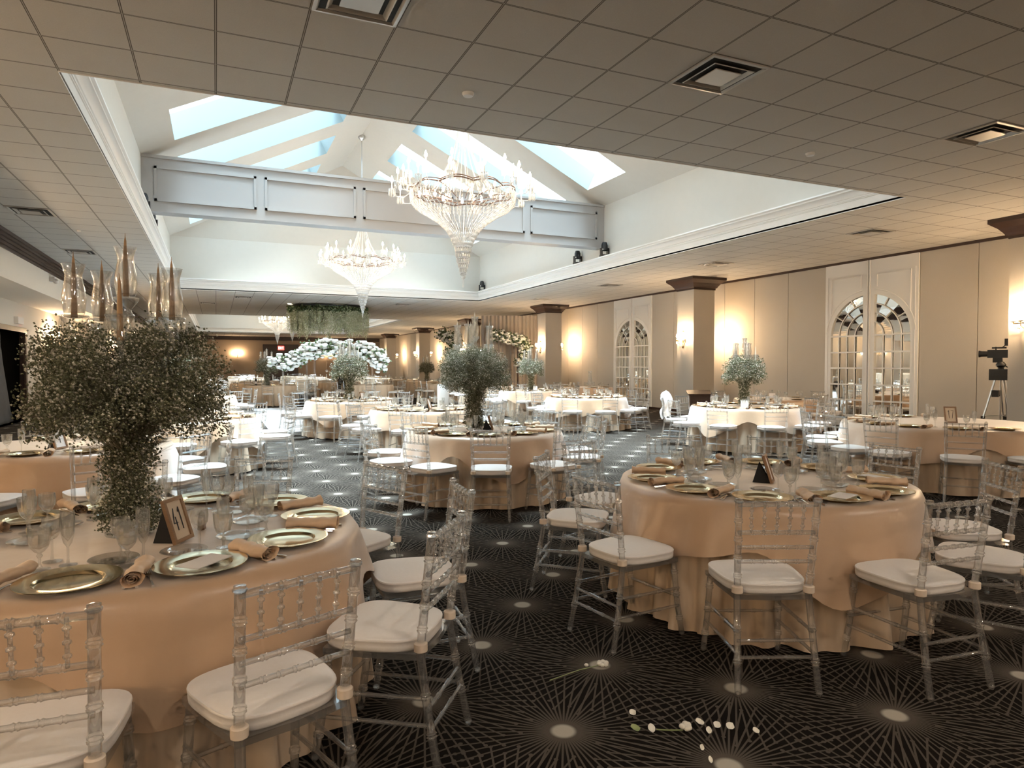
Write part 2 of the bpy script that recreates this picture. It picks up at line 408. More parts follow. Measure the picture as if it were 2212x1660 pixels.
def arched_door(y0, n):
    yc = y0 + PITCH; X = XR - .004
    t = D2.objects.new(f'door_{n}', None); COL.objects.link(t); t['kind'] = 'structure'; t.location = (XR, yc, 0)
    HW, ZS, RISE, ZB = 1.04, 2.24, .95, .26
    def arc(r, a): return (r * cos(a), ZS + r * RISE / HW * sin(a))
    for sgn, nm in ((1, 'leaf'), (-1, 'leaf')):
        fr = MB(); x0, x1 = -.03, .06
        fr.bx(x0, x1, sgn * HW, sgn * (PITCH - .008), .08, 3.985)
        fr.bx(x0, x1, sgn * .008, sgn * HW, .08, ZB)
        aM = math.acos(.15 / HW); pts = [arc(HW, aM * i / 14) for i in range(15)]
        rows = [[(x0, sgn * q[0], q[1]) for q in pts], [(x0, sgn * q[0], 3.985) for q in pts]]
        fr.rings(rows, closed=False)
        fr.rings([[(x0, sgn * q[0], q[1]) for q in pts], [(x1 - .04, sgn * q[0], q[1]) for q in pts]], closed=False)
        fr.bx(x0, x1, sgn * .008, sgn * .15, ZB, 3.985)
        # raised mouldings: outer arch, head panel and stile
        for rr, w in ((HW + .13, .03),):
            o = [arc(rr, radians(a)) for a in range(4, 84, 6)]
            fr.tube([(x0 - .004, sgn * q[0], q[1]) for q in o], .016, 6)
        fr.bx(x0 - .018, x0, sgn * .22, sgn * 1.04, 3.63, 3.655); fr.bx(x0 - .018, x0, sgn * 1.02, sgn * 1.045, 2.75, 3.655)
        fr.bx(x0 - .018, x0, sgn * .20, sgn * .225, 3.36, 3.655); fr.bx(x0 - .02, x0, sgn * .015, sgn * .045, .1, 3.985)
        fr.bx(x0 - .012, x0, sgn * 1.13, sgn * 1.15, .3, 3.70)
        build(fr, nm, M['white'], t, False)
        mu = MB(); xm = -.012
        for z in (.34, .71, 1.08, 1.47, 1.85, ZS): mu.bx(xm - .012, xm + .012, sgn * .15, sgn * HW, z - .017, z + .017)
        for k in (1, 2, 3):
            yy = .15 + (HW - .15) * k / 4
            mu.bx(xm - .01, xm + .01, sgn * (yy - .012), sgn * (yy + .012), ZB, ZS)
            r = yy; o = [arc(r, radians(a)) for a in range(0, 91, 6)]
            o = [q for q in o if q[0] > .14]
            mu.tube([(xm, sgn * q[0], q[1]) for q in o], .014, 6)
        rr = [.15 + (HW - .15) * k / 4 for k in (1, 2, 3)] + [HW]
        for a0, i in ((30, 2), (62, 2), (45, 1)):
            p0, p1 = arc(rr[i], radians(a0)), arc(rr[i + 1], radians(a0))
            if p0[0] > .15: mu.tube([(xm, sgn * p0[0], p0[1]), (xm, sgn * p1[0], p1[1])], .013, 6)
        build(mu, 'muntins', M['white'], t, 40)
        # bevelled mirror panes, every pane set at a hair's tilt
        mi = MB(); random.seed(n * 10 + sgn)
        ys = [.15 + (HW - .15) * k / 4 for k in range(5)]; zs = [ZB, .34, .71, 1.08, 1.47, 1.85, ZS]
        def pane(a0, a1, z0, z1):
            t1, t2 = random.uniform(-.004, .004), random.uniform(-.006, .006)
            mi.add([(.01 + t1, sgn * a0, z0), (.01 - t1, sgn * a1, z0), (.01 - t1 + t2, sgn * a1, z1), (.01 + t1 + t2, sgn * a0, z1)], [(0, 1, 2, 3)])
        for i in range(4):
            for j in range(6): pane(ys[i], ys[i + 1], zs[j], zs[j + 1])
        for i, ra in enumerate(ys[:-1]):
            rb = ys[i + 1]
            for k in range(4):
                A0, A1 = pi / 2 * k / 4, pi / 2 * (k + 1) / 4; tt = random.uniform(-.006, .006); vs = []
                st = [A0 + (A1 - A0) * q / 3 for q in range(4)]
                for a in st: q = arc(ra, a); vs.append((.01, sgn * q[0], q[1]))
                for a in reversed(st): q = arc(rb, a); vs.append((.01 + tt, sgn * q[0], q[1]))
                mi.add(vs, [(0, 1, 6, 7), (1, 2, 5, 6), (2, 3, 4, 5)])
        build(mi, 'mirror', M['mirror'], t, False)
for i, d in enumerate(DOORS): arched_door(d[0], i + 1)

# left wall with dropped soffit, dark crown, draped doorway
b = MB()
DY0, DY1, DZ = 18.6, 22.15, 2.42
b.bx(XL - .1, XL, YB, DY0, 0, 3.2); b.bx(XL - .1, XL, DY1, YF, 0, 3.2); b.bx(XL - .1, XL, DY0, DY1, DZ, 3.2)
struct(b, 'wall_left', M['leftwall'])
b = MB(); b.bx(XL - .1, -3.65, YB, YF, 3.2, CZ + .03); struct(b, 'ceiling_soffit', M['leftwall'])
b = MB()
for i, (o, z0, z1) in enumerate(((.16, 3.98, CZ), (.12, 3.93, 3.98), (.08, 3.87, 3.93), (.05, 3.81, 3.87), (.02, 3.75, 3.81))): b.bx(-3.66, -3.65 + o, YB, YF, z0, z1)
struct(b, 'trim_left', M['darkwood'])
b = MB(); b.bx(XL, XL + .02, YB, DY0, 0, .1); b.bx(XL, XL + .02, DY1, YF, 0, .1); struct(b, 'baseboard_left', M['darkwood'])
b = MB(); b.bx(XL - .1, XL + .05, DY1, DY1 + .14, 0, DZ + .13); b.bx(XL - .1, XL + .05, DY0 - .14, DY0, 0, DZ + .13); b.bx(XL - .1, XL + .07, DY0, DY1, DZ, DZ + .13)
struct(b, 'door_frame_left', M['darkwood'])
b = MB(); b.bx(XL - 1.6, XL - 1.5, DY0 - .5, DY1 + .5, 0, 2.6); b.bx(XL - 1.5, XL - .1, DY0 - .5, DY0 - .4, 0, 2.6); b.bx(XL - 1.5, XL - .1, DY1 + .4, DY1 + .5, 0, 2.6)
b.bx(XL - 1.5, XL - .1, DY0 - .5, DY1 + .5, 2.6, 2.7); b.bx(XL - 1.6, XL - .1, DY0 - .5, DY1 + .5, -.08, 0)
struct(b, 'wall_passage', M['ventdark'])
# far and rear walls
b = MB(); b.bx(XL - .1, XR + .2, YF, YF + .2, 0, CZ); struct(b, 'wall_far', M['tanwall'])
b = MB(); b.bx(XL - .1, XR + .2, YB - .2, YB, 0, CZ); struct(b, 'wall_rear', M['tanwall'])
b = MB(); b.bx(-3.65, XR, YF - .12, YF, 3.72, CZ); b.bx(-3.65, XR, YF - .2, YF, 3.9, CZ); struct(b, 'trim_far', M['darkwood'])
b = MB(); b.bx(3.8, 4.15, YF - .1, YF, 0, 3.2); b.bx(6.35, 6.7, YF - .1, YF, 0, 3.2); b.bx(3.75, 6.75, YF - .14, YF, 2.75, 3.38); b.bx(4.15, 6.35, YF - .03, YF, 0, 2.75)
struct(b, 'door_9', M['darkwood'])

# fabric columns with flared dark capitals and dark bases
def column(y, n):
    x0, x1, y0, y1 = 12.44, 13.18, y, y + .74
    b = MB(); b.bx(x0, x1, y0, y1, .1, 3.76); struct(b, f'column_{n}', M['fabric'])
    b = MB()
    lv = [(.0, 3.70), (.02, 3.70), (.02, 3.745), (.05, 3.76), (.07, 3.80), (.13, 3.88), (.20, 3.94), (.235, 3.97), (.235, CZ)]
    b.rings([[(x0 - o, y0 - o, z), (x1 + o, y0 - o, z), (x1 + o, y1 + o, z), (x0 - o, y1 + o, z)] for o, z in lv])
    b.bx(x0 - .02, x1 + .02, y0 - .02, y1 + .02, 0, .11)
    struct(b, f'trim_column_{n}', M['darkwood'])
COLY = [-12.7, -3.3, 6.38, 15.42, 24.8, 34.2, 43.6, 53.0]
for i, y in enumerate(COLY): column(y, i + 1)
# dance floor: big white panels
b = MB(); b.bx(1.12, 7.4, 16.0, 25.2, 0, .022)
struct(b, 'floor_dance', M['dance'])

# ------------------------------------------------------------------ ceiling vents, detectors, downlights
def vent_kit():
    f = MB(); f.rings([[(-h, -h, z), (h, -h, z), (h, h, z), (-h, h, z)] for h, z in ((.30, 0), (.30, -.012), (.275, -.016), (.20, .05))])
    c1 = MB(); c1.rings([[(-h, -h, z), (h, -h, z), (h, h, z), (-h, h, z)] for h, z in ((.215, -.022), (.205, -.026), (.15, .02))])
    c2 = MB(); c2.box((0, 0, -.024), (.27, .27, .008))
    d = MB(); d.box((0, 0, -.001), (.54, .54, .003))
    return [('frame', f.mesh('frame', M['ventmetal'], False)), ('cone', c1.mesh('cone', M['ventmetal'], False)),
            ('face_plate', c2.mesh('face_plate', M['ventmetal'], False)), ('duct_opening', d.mesh('duct_opening', M['ventdark'], False))]
VK = vent_kit()
TS = .61
def tile(x, y): return (2.465 + (math.floor((x - 2.465) / TS) + .5) * TS, 4.343 + (math.floor((y - 4.343) / TS) + .5) * TS)
for (x, y, lb) in ((.95, 4.75, 'square ceiling vent cut by the top edge of the photo'), (3.97, 4.61, 'square ceiling vent with stepped cones before the roof well'),
                   (7.71, 4.58, 'shiny square ceiling vent towards the right edge'), (11.26, 8.93, 'small ceiling vent nearest the first mirrored arch door'),
                   (11.3, 13.36, 'small ceiling vent just before the sconce column'), (11.44, 17.93, 'small ceiling vent between the first two visible columns'),
                   (-2.77, 13.35, 'nearer ceiling vent left of the roof well'), (-2.87, 17.72, 'ceiling vent behind the tall candles left of the well'),
                   (11.3, 23.0, 'small ceiling vent before the second visible column'), (1.0, 26.5, 'ceiling vent just beyond the first roof well'),
                   (-.4, 29.6, 'ceiling vent left of the hanging blossom'), (7.2, 27.4, 'ceiling vent right of the hanging blossom'), (11.2, 31.5, 'far ceiling vent before the third column')):
    tx, ty = tile(x, y); thing_of(VK, 'ceiling_vent', lb, 'vent', (tx, ty, CZ), 0, 'square ceiling vents')
def small_round(name, label, cat, x, y, mt, r=.055, group=None):
    b = MB(); b.lathe([(r, 0), (r, -.012), (r * .8, -.03), (1e-4, -.034)], 16)
    tag(build(b, name, mt, loc=(x, y, CZ)), label, cat, group)
small_round('smoke_detector', 'round white smoke detector above the chandelier edge', 'smoke detector', 2.15, 5.88, M['white'])
small_round('smoke_detector', 'round white detector on ceiling between two right vents', 'smoke detector', 6.45, 5.9, M['white'])
small_round('sprinkler_head', 'small sprinkler head on the ceiling left of the well', 'sprinkler', -2.3, 14.7, M['white'], .035)
for k, (x, y) in enumerate(((2.75, 28.6), (4.7, 28.4))):
    small_round('ceiling_downlight', f'small lit downlight above the {("left", "right")[k]} part of the hanging blossom', 'downlight', x, y, M['can'], .07, 'lit downlights above the hanging blossom')

for j, y in enumerate((-8.3, -4.0, .3)):  # unseen downlights added to brighten the dark foreground
    for i, x in enumerate((-1.8, 2.16, 5.82, 9.48)):
        small_round('ceiling_downlight', f'added warm fill downlight, {ORD[j + 1]} row from the rear, {ORD[i + 1]} from the left', 'downlight', *tile(x, y), M['can_fill'], .08, 'added fill downlights over and behind the camera')
# ------------------------------------------------------------------ chandeliers
def chandelier_kit():
    random.seed(3); K = []
    rod = MB(); rod.tube([(0, 0, 1.1), (0, 0, 3.75)], .014, 8); rod.lathe([(.11, 3.80), (.10, 3.72), (.03, 3.66)], 12)
    K.append(('stem', rod.mesh('stem', M['chrome'])))
    # swept strands from the crown down to the ring
    st = MB()
    for k in range(16):
        a = 2 * pi * k / 16
        pts = []
        for i in range(11):
            u = i / 10; r = .07 + .45 * u ** 2.4 + .05 * u; z = 1.45 - 1.42 * u
            pts.append((r * cos(a), r * sin(a), z))
        st.tube(pts, [.011 if i % 2 else .007 for i in range(11)], 5)
    st.lathe([(.03, 1.62), (.12, 1.52), (.10, 1.45), (.07, 1.42)], 12)
    K.append(('upper_strands', st.mesh('upper_strands', M['crystal'])))
    rg = MB()
    def sc(a): return .93 + .035 * abs(sin(5 * a))
    n = 100
    for z, rr in ((.0, .012), (.05, .009)):
        pts = [((sc(2 * pi * k / n) + (.0 if z == 0 else -.05)) * cos(2 * pi * k / n), (sc(2 * pi * k / n) + (.0 if z == 0 else -.05)) * sin(2 * pi * k / n), z + .05 * abs(sin(5 * 2 * pi * k / n))) for k in range(n + 1)]
        rg.tube(pts, rr, 6)
    for k in range(10):
        a = 2 * pi * k / 10; rg.tube([(.2 * cos(a), .2 * sin(a), -.12), (.6 * cos(a), .6 * sin(a), -.02), (.93 * cos(a), .93 * sin(a), .0)], .009, 6)
    K.append(('ring', rg.mesh('ring', M['ring'])))
    # trumpet of bead strands
    TP = [(.95, -.02), (.935, -.16), (.85, -.27), (.69, -.36), (.54, -.45), (.415, -.54), (.30, -.66), (.21, -.81), (.16, -.95)]
    def trumpet(u):
        q = u * (len(TP) - 1); i = min(int(q), len(TP) - 2); f = q - i; return TP[i][0] * (1 - f) + TP[i + 1][0] * f, TP[i][1] * (1 - f) + TP[i + 1][1] * f
    bk = MB()
    for k in range(60):
        a = 2 * pi * k / 60; N = 33
        pts = []; rs = []
        for i in range(N):
            r, z = trumpet(i / (N - 1)); pts.append((r * cos(a), r * sin(a), z)); rs.append(.0125 if i % 2 else .004)
        bk.tube(pts, rs, 5)
    K.append(('bead_basket', bk.mesh('bead_basket', M['crystal'], 'all')))
    sw = MB()                                    # short fringe just under the ring
    for k in range(90):
        a = 2 * pi * k / 90; d = .10 + .07 * abs(sin(5 * a))
        sw.tube([(.95 * cos(a), .95 * sin(a), .02), (.95 * cos(a), .95 * sin(a), -d * .5), (.94 * cos(a), .94 * sin(a), -d), (.94 * cos(a), .94 * sin(a), -d - .03)], [.004, .009, .004, .011], 5)
    K.append(('fringe', sw.mesh('fringe', M['crystal'])))
    tr = MB()
    for (r, z, h) in ((.155, -.93, .12), (.145, -1.03, .11), (.12, -1.13, .11), (.095, -1.23, .09), (.07, -1.32, .08), (.05, -1.40, .06)):
        tr.lathe([(r * .92, z), (r, z - .012), (r * .9, z - .02)], 18)
        for k in range(int(16 * r / .155) + 5):
            a = 2 * pi * k / (int(16 * r / .155) + 5)
            tr.tube([(r * .93 * cos(a), r * .93 * sin(a), z - .02), (r * .9 * cos(a), r * .9 * sin(a), z - h * .7), (r * .86 * cos(a), r * .86 * sin(a), z - h)], [.006, .013, .003], 5)
    tr.ball((0, 0, -1.49), .04, 10, 6); tr.tube([(0, 0, -1.52), (0, 0, -1.56), (0, 0, -1.68)], [.012, .02, .003], 8)
    K.append(('drop_tiers', tr.mesh('drop_tiers', M['crystal'])))
    arm = MB(); arm.tube([(.93, 0, .0), (1.05, 0, -.09), (1.18, 0, -.08), (1.26, 0, .0), (1.26, 0, .03)], .009, 6)
    arm.tube([(.9, 0, .06), (.98, 0, .02), (1.05, 0, .08), (1.06, 0, .23)], .008, 6)
    arm.lathe([(.02, .03), (.055, .045), (.06, .055), (.018, .06)], 10, (1.26, 0, 0)); arm.lathe([(.02, .23), (.055, .245), (.06, .255), (.018, .26)], 10, (1.06, 0, 0))
    pr = MB()
    for cx, z0, h in ((1.26, .05, .13), (1.06, .25, .12)):
        for k in range(9):
            a = 2 * pi * k / 9; x, y = cx + .055 * cos(a), .055 * sin(a)
            pr.tube([(x, y, z0), (x, y, z0 - h * .75), (x, y, z0 - h)], [.005, .012, .003], 4)
    cd = MB(); cd.tube([(1.26, 0, .06), (1.26, 0, .17)], .011, 8); cd.tube([(1.06, 0, .26), (1.06, 0, .38)], .011, 8)
    ac = arm.mesh('arm', M['crystal']); pc = pr.mesh('prisms', M['crystal']); cc = cd.mesh('candle_sleeves', M['whitewax'])
    bl = MB(); bl.lathe([(.007, 0), (.021, .018), (.027, .042), (.018, .075), (.003, .115)], 8); bm = bl.mesh('bulb', M['bulb'])
    return K, ac, pc, cc, bm
CK = chandelier_kit()
def chandelier(x, y, z, label):
    t = thing('chandelier', label, 'chandelier', (x, y, z), .16, 'crystal chandeliers under the roof wells')
    for nm, me in CK[0]: ob(nm, me, t)
    for k in range(14):
        a = 2 * pi * k / 14
        o = ob('arm', CK[1], t, rz=a); ob('prisms', CK[2], o); ob('candle_sleeves', CK[3], o)
        ob('bulb', CK[4], t, loc=(1.26 * cos(a), 1.26 * sin(a), .17)); ob('bulb', CK[4], t, loc=(1.06 * cos(a), 1.06 * sin(a), .38))
    for k in range(8):
        a = 2 * pi * (k + .4) / 8; ob('bulb', CK[4], t, loc=(.5 * cos(a), .5 * sin(a), -.05))
    return t
chandelier(4.1, 11.49, 4.62, 'big crystal chandelier in front of the panelled white beam')
chandelier(4.1, 20.56, 4.66, 'crystal chandelier hanging behind the panelled beam')
chandelier(4.1, 41.2, 4.55, 'far chandelier mostly hidden by the hanging blossom, only its tip below')
chandelier(4.1, 51.6, 4.70, 'farthest chandelier, left of the hanging blossom')

# ------------------------------------------------------------------ wall sconces
def sconce_kit():
    s = MB(); s.lathe([(.004, -.24), (.03, -.20), (.05, -.10), (.03, -.02), (.02, .22), (.035, .25), (.004, .30)], 10)
    arms = MB(); b2 = []
    for a in (-70, 0, 70):
        x, y = .20 * cos(radians(a)), .20 * sin(radians(a))
        arms.tube([(.02, 0, -.06), (x * .5, y * .5, -.11), (x, y, -.06), (x, y, .0)], .008, 6)
        arms.lathe([(.015, .0), (.045, .012), (.048, .02), (.013, .024)], 10, (x, y, 0)); b2.append((x, y))
    arms.tube([(.2 * cos(radians(q)), .2 * sin(radians(q)), -.02) for q in range(-90, 91, 12)], .01, 6)
    pr = MB()
    for q in range(-90, 91, 15):
        x, y = .19 * cos(radians(q)), .19 * sin(radians(q)); pr.tube([(x, y, -.02), (x, y, -.07), (x, y, -.10)], [.005, .011, .003], 4)
        x, y = .10 * cos(radians(q)), .10 * sin(radians(q)); pr.tube([(x, y, -.08), (x, y, -.15), (x, y, -.18)], [.005, .011, .003], 4)
    cd = MB()
    for x, y in b2: cd.tube([(x, y, .02), (x, y, .09)], .012, 8)
    bl = MB(); bl.lathe([(.008, 0), (.022, .018), (.026, .04), (.017, .07), (.003, .10)], 8)
    bm = bl.mesh('bulb', M['bulb2'])
    return s.mesh('wall_bracket', M['brass']), arms.mesh('arms', M['brass']), pr.mesh('crystal_drops', M['crystal']), cd.mesh('candle_sleeves', M['whitewax']), bm, b2
SK = sconce_kit()
def sconce(x, y, z, ang, label):
    t = thing('wall_sconce', label, 'wall lamp', (x + .035 * cos(ang), y + .035 * sin(ang), z), ang, 'lit three-candle wall sconces')
    for nm, me in zip(('wall_bracket', 'arms', 'crystal_drops', 'candle_sleeves'), SK[:4]): ob(nm, me, t)
    for q in SK[5]: ob('bulb', SK[4], t, loc=(q[0], q[1], .09))
CN = ['rearmost column (added fill lamp)', 'column behind the camera (added fill lamp)', 'column at the right edge', 'nearest full column', 'second full column', 'third column', 'fourth column', 'farthest column']  # sconces on the first two columns are added, unseen, to light the foreground
for i, y in enumerate(COLY):
    sconce(12.44, y + .42, 2.26, pi, f'lit sconce on the room side of the {CN[i]}')
    sconce(13.18, y + .37, 2.26, 0, f'lit sconce on the wall side of the {CN[i]}')
for y, w in ((-8., 'added for fill at the rear of the left wall'), (-1.5, 'added for fill on the left wall behind the camera'), (5.0, 'added for fill on the left wall level with the left foreground table'), (12.5, 'on the left wall before the draped doorway'), (25.4, 'just right of the draped doorway'), (29.3, 'second right of the draped doorway'), (39., 'far along the cream left wall')):  # first three are added out of view as extra light for the near room
    sconce(XL, y, 2.40, 0, f'lit sconce {w}')
sconce(1.7, YF, 2.45, -pi / 2, 'lit sconce alone on the far tan wall'); sconce(9.5, YF, 2.45, -pi / 2, 'lit sconce on the far wall right of the exit door')

# ------------------------------------------------------------------ moving-head lights on the ledges
def head_kit():
    a = MB(); a.box((0, 0, .03), (.20, .20, .06)); y = MB(); y.box((-.10, 0, .14), (.03, .10, .20)); y.box((.10, 0, .14), (.03, .10, .20))
    h = MB(); h.lathe([(.055, -.10), (.085, -.08), (.085, .06), (.06, .13), (1e-4, .14)], 12, (0, 0, .26)); l = MB(); l.ball((-.075, -.02, .20), .022, 8, 5)
    return [('base', a.mesh('base', M['black'], False)), ('yoke', y.mesh('yoke', M['black'], False)), ('lamp_head', h.mesh('lamp_head', M['black'])), ('lens', l.mesh('lens', M['lens']))]
HK = head_kit()
for x, y, rz, lb in ((9.44, 15.35, 0, 'black stage light on right ledge just before the beam'), (9.44, 16.8, 0, 'black stage light on right ledge just behind the beam'),
                     (9.44, 24.3, 0, 'black stage light in the far right corner of the first well'), (-1.22, 14.5, pi, 'black stage light on left ledge just before the beam'),
                     (-1.22, 16.25, pi, 'black stage light on left ledge just behind the beam'), (-1.22, 37.6, pi, 'far black stage light on the second well left ledge'),
                     (9.44, 37.4, 0, 'left of two far black stage lights right of the hanging blossom'), (9.30, 36.4, .6, 'right of two far black stage lights right of the hanging blossom')):
    o = thing_of(HK, 'stage_light', lb, 'stage light', (x, y, LEDGE), rz, 'black stage lights on the roof-well ledges')
# ------------------------------------------------------------------ chairs
SX, SY = .20, .17          # back posts at the seat
def post_pt(z, sy):
    if z < .46: u = z / .46; return (.285 + (SX - .285) * u ** .8, sy * (.19 + (SY - .19) * u), z)
    u = (z - .46) / .46; return (SX + .055 * u, sy * (SY + .015 * u), z)
def bamboo(b, pts, r, marks, n=8):
    """rod with bamboo rings at the marked fractions"""
    P = [Vector(p) for p in pts]; L = [0]
    for i in range(1, len(P)): L.append(L[-1] + (P[i] - P[i - 1]).length)
    def at(u):
        d = u * L[-1]
        for i in range(1, len(P)):
            if d <= L[i] + 1e-9:
                k = (d - L[i - 1]) / max(L[i] - L[i - 1], 1e-9); return P[i - 1].lerp(P[i], k)
        return P[-1]
    ev = [(i / (len(P) - 1) if len(P) > 2 else i, 1.) for i in range(len(P))]
    ev = [(L[i] / L[-1], 1.) for i in range(len(P))]
    e = .006 / L[-1]
    for m_ in marks: ev += [(m_ - 2.2 * e, 1.), (m_ - e, 1.3), (m_ - .3 * e, 1.02), (m_ + .3 * e, 1.02), (m_ + e, 1.3), (m_ + 2.2 * e, 1.)]
    ev.sort(); b.tube([at(u) for u, _ in ev], [r * k for _, k in ev], n)
def cushion_mesh(name='cushion', seg=40):
    b = MB(); rows = []
    def outline(k, z):
        pts = []
        for i in range(seg):
            a = 2 * pi * i / seg; c, s = cos(a), sin(a)
            x = .205 * abs(c) ** .55 * (1 if c > 0 else -1); y = .205 * abs(s) ** .6 * (1 if s > 0 else -1)
            y *= 1 - .09 * (x / .205); q = hypot(x, y); f = (q - (1 - k)* q) / q if q else 1
            pts.append((x * f - .005, y * f, z))
        return pts
    for k, z in ((.90, .450), (.975, .452), (1.0, .459), (1.004, .474), (1.0, .488), (1.012, .491), (1.014, .496), (1.004, .500), (.985, .499), (.95, .503), (.85, .509), (.65, .515), (.4, .519), (.2, .520)): rows.append(outline(k, z))
    b.rings(rows, cap=True); return b.mesh(name, M['cushion'], 60)
def chair_kits():
    near = []; A = M['acrylic']
    cu = cushion_mesh(); near.append(['cushion', cu, []])
    for sy in (-1, 1):
        b = MB(); p = post_pt(.478, sy); b.lathe([(.020, -.018), (.026, -.014), (.026, .014), (.020, .018)], 12, (p[0] + .001, p[1], p[2]))
        near[0][2].append(('cushion_strap', b.mesh('cushion_strap', M['strap'])))
    b = MB(); rows = []
    for z in (.428, .452):
        rows.append([(-.185, -.205, z), (0, -.20, z), (.20, -.18, z), (.215, 0, z), (.20, .18, z), (0, .20, z), (-.185, .205, z), (-.20, 0, z)])
    b.rings(rows, cap=True); sf = b.mesh('seat_frame', A, False); near.append(['seat_frame', sf])
    legs = []
    for sy in (-1, 1):
        b = MB(); bamboo(b, [post_pt(z, sy) for z in (.012, .12, .24, .36, .46, .6, .76, .905)], .0165, (.16, .32, .60, .70, .80, .90), 10)
        p = post_pt(.905, sy); b.lathe([(.0165, -.005), (.021, .0), (.021, .006), (.0175, .008), (.0175, .016), (.001, .019)], 10, p)
        b.ball((post_pt(0.012, sy)[0], post_pt(0.012, sy)[1], .013), .0145, 8, 5); legs.append(b.mesh('leg', A, 50))
    for sy in (-1, 1):
        b = MB(); bamboo(b, [(-.225, sy * .20, .012), (-.195, sy * .19, .20), (-.175, sy * .18, .43)], .0165, (.22, .55, .85), 10)
        b.ball((-.226, sy * .20, .013), .0145, 8, 5); legs.append(b.mesh('leg', A, 50))
    near += [['leg', l] for l in legs]
    rails = []
    for z, r in ((.893, .0125), (.757, .0105), (.685, .0095), (.615, .0095)):
        b = MB(); p0, p1 = post_pt(z, -1), post_pt(z, 1); bamboo(b, [p0, p1], r, (.2, .35, .5, .65, .8), 8); rails.append(b.mesh('back_rail', A, 50))
    near += [['back_rail', r] for r in rails]
    sp = []
    for k in range(5):
        f = (k + 1) / 6; b = MB()
        a = Vector(post_pt(.757, -1)).lerp(Vector(post_pt(.757, 1)), f); c = Vector(post_pt(.893, -1)).lerp(Vector(post_pt(.893, 1)), f)
        pts = []; rs = []
        for u, r in ((0, .006), (.18, .006), (.21, .0115), (.25, .0115), (.28, .006), (.47, .006), (.49, .0115), (.53, .0115), (.56, .006), (.74, .006), (.77, .0115), (.81, .0115), (.84, .006), (1, .006)):
            pts.append(a.lerp(c, u)); rs.append(r)
        b.tube(pts, rs, 8); sp.append(b.mesh('spindle', A, 60))
    near += [['spindle', s] for s in sp]
    stt = []
    for sy in (-1, 1):
        for zb, zf in ((.185, .175), (.285, .275)):
            b = MB(); p0 = post_pt(zb, sy); bamboo(b, [p0, (-.205, sy * .192, zf)], .0085, (.33, .66), 8); stt.append(b.mesh('stretcher', A, 50))
    for z in (.17, .245):
        b = MB(); bamboo(b, [post_pt(z, -1), post_pt(z, 1)], .0085, (.33, .66), 8); stt.append(b.mesh('stretcher', A, 50))
    b = MB(); bamboo(b, [(-.205, -.193, .225), (-.205, .193, .225)], .0085, (.33, .66), 8); stt.append(b.mesh('stretcher', A, 50))
    near += [['stretcher', s] for s in stt]
    # mid distance: same outline, rods with fewer sides
    mid = [['cushion', cu]]
    for sy in (-1, 1):
        b = MB(); b.tube([post_pt(z, sy) for z in (.0, .24, .46, .905)], .0165, 6); b.ball(post_pt(.91, sy), .019, 6, 4); mid.append(['leg', b.mesh('leg', A)])
        b = MB(); b.tube([(-.225, sy * .20, 0), (-.175, sy * .18, .43)], .0165, 6); mid.append(['leg', b.mesh('leg', A)])
    b = MB()
    for z, r in ((.893, .0125), (.757, .011), (.685, .010), (.615, .010)): b.tube([post_pt(z, -1), post_pt(z, 1)], r, 6)
    for k in range(5):
        f = (k + 1) / 6; a = Vector(post_pt(.757, -1)).lerp(Vector(post_pt(.757, 1)), f); c = Vector(post_pt(.893, -1)).lerp(Vector(post_pt(.893, 1)), f)
        b.tube([a, a.lerp(c, .4), a.lerp(c, .5), a.lerp(c, .6), c], [.006, .006, .012, .006, .006], 5)
    mid.append(['backrest', b.mesh('backrest', A)])
    b = MB()
    for sy in (-1, 1):
        for zb, zf in ((.185, .175), (.285, .275)): b.tube([post_pt(zb, sy), (-.205, sy * .192, zf)], .0085, 5)
    b.tube([post_pt(.2, -1), post_pt(.2, 1)], .0085, 5); b.tube([(-.205, -.193, .225), (-.205, .193, .225)], .0085, 5)
    mid.append(['stretchers', b.mesh('stretchers', A)]); mid.append(['seat_frame', sf])
    A = M['acrylic_far']; fb = MB()
    for sy in (-1, 1):
        fb.tube([post_pt(z, sy) for z in (.0, .46, .91)], .018, 4); fb.tube([(-.225, sy * .20, 0), (-.175, sy * .18, .43)], .018, 4)
        fb.tube([post_pt(.2, sy), (-.205, sy * .192, .2)], .01, 4)
    for z in (.893, .757, .685, .615): fb.tube([post_pt(z, -1), post_pt(z, 1)], .012, 4)
    far = [['cushion', cushion_mesh('cushion', 16)], ['frame', fb.mesh('frame', A)]]
    return near, mid, far
CHN, CHM, CHF = chair_kits()

# ------------------------------------------------------------------ tablecloths
def cloth_mesh(R, seed, fold=1., seg=216, mt='cloth2'):
    rnd = random.Random(seed); ph = [rnd.uniform(0, 6.28) for _ in range(5)]; nf = rnd.choice((29, 31, 33))
    b = MB(); rows = []
    Z = .762
    for k in (.02, .5, .92): rows.append([(R * k * cos(2 * pi * i / seg), R * k * sin(2 * pi * i / seg), Z) for i in range(seg)])
    for z in (.757, .742, .70, .62, .5, .36, .22, .10, .006):
        u = 1 - z / Z; row = []
        for i in range(seg):
            a = 2 * pi * i / seg
            w = sin(nf * a + ph[0] + 1.6 * sin(3 * a + ph[1])); w = (1 if w > 0 else -1) * abs(w) ** .75; w2 = sin((nf // 2) * a + ph[2]); env = .70 + .30 * sin(2 * a + ph[3])
            f = fold * (u ** .7 * .060 * env * w + u * .034 * w2) + .066 * u - .012 * u * u
            r = R + .004 + (.004 if u > .01 else 0) + f
            row.append((r * cos(a), r * sin(a), z + (.012 * (1 + w) if z < .05 else 0)))
        rows.append(row)
    b.rings(rows); b.add(rows[0], [tuple(range(seg))]); return b.mesh('tablecloth', M[mt], 'all')
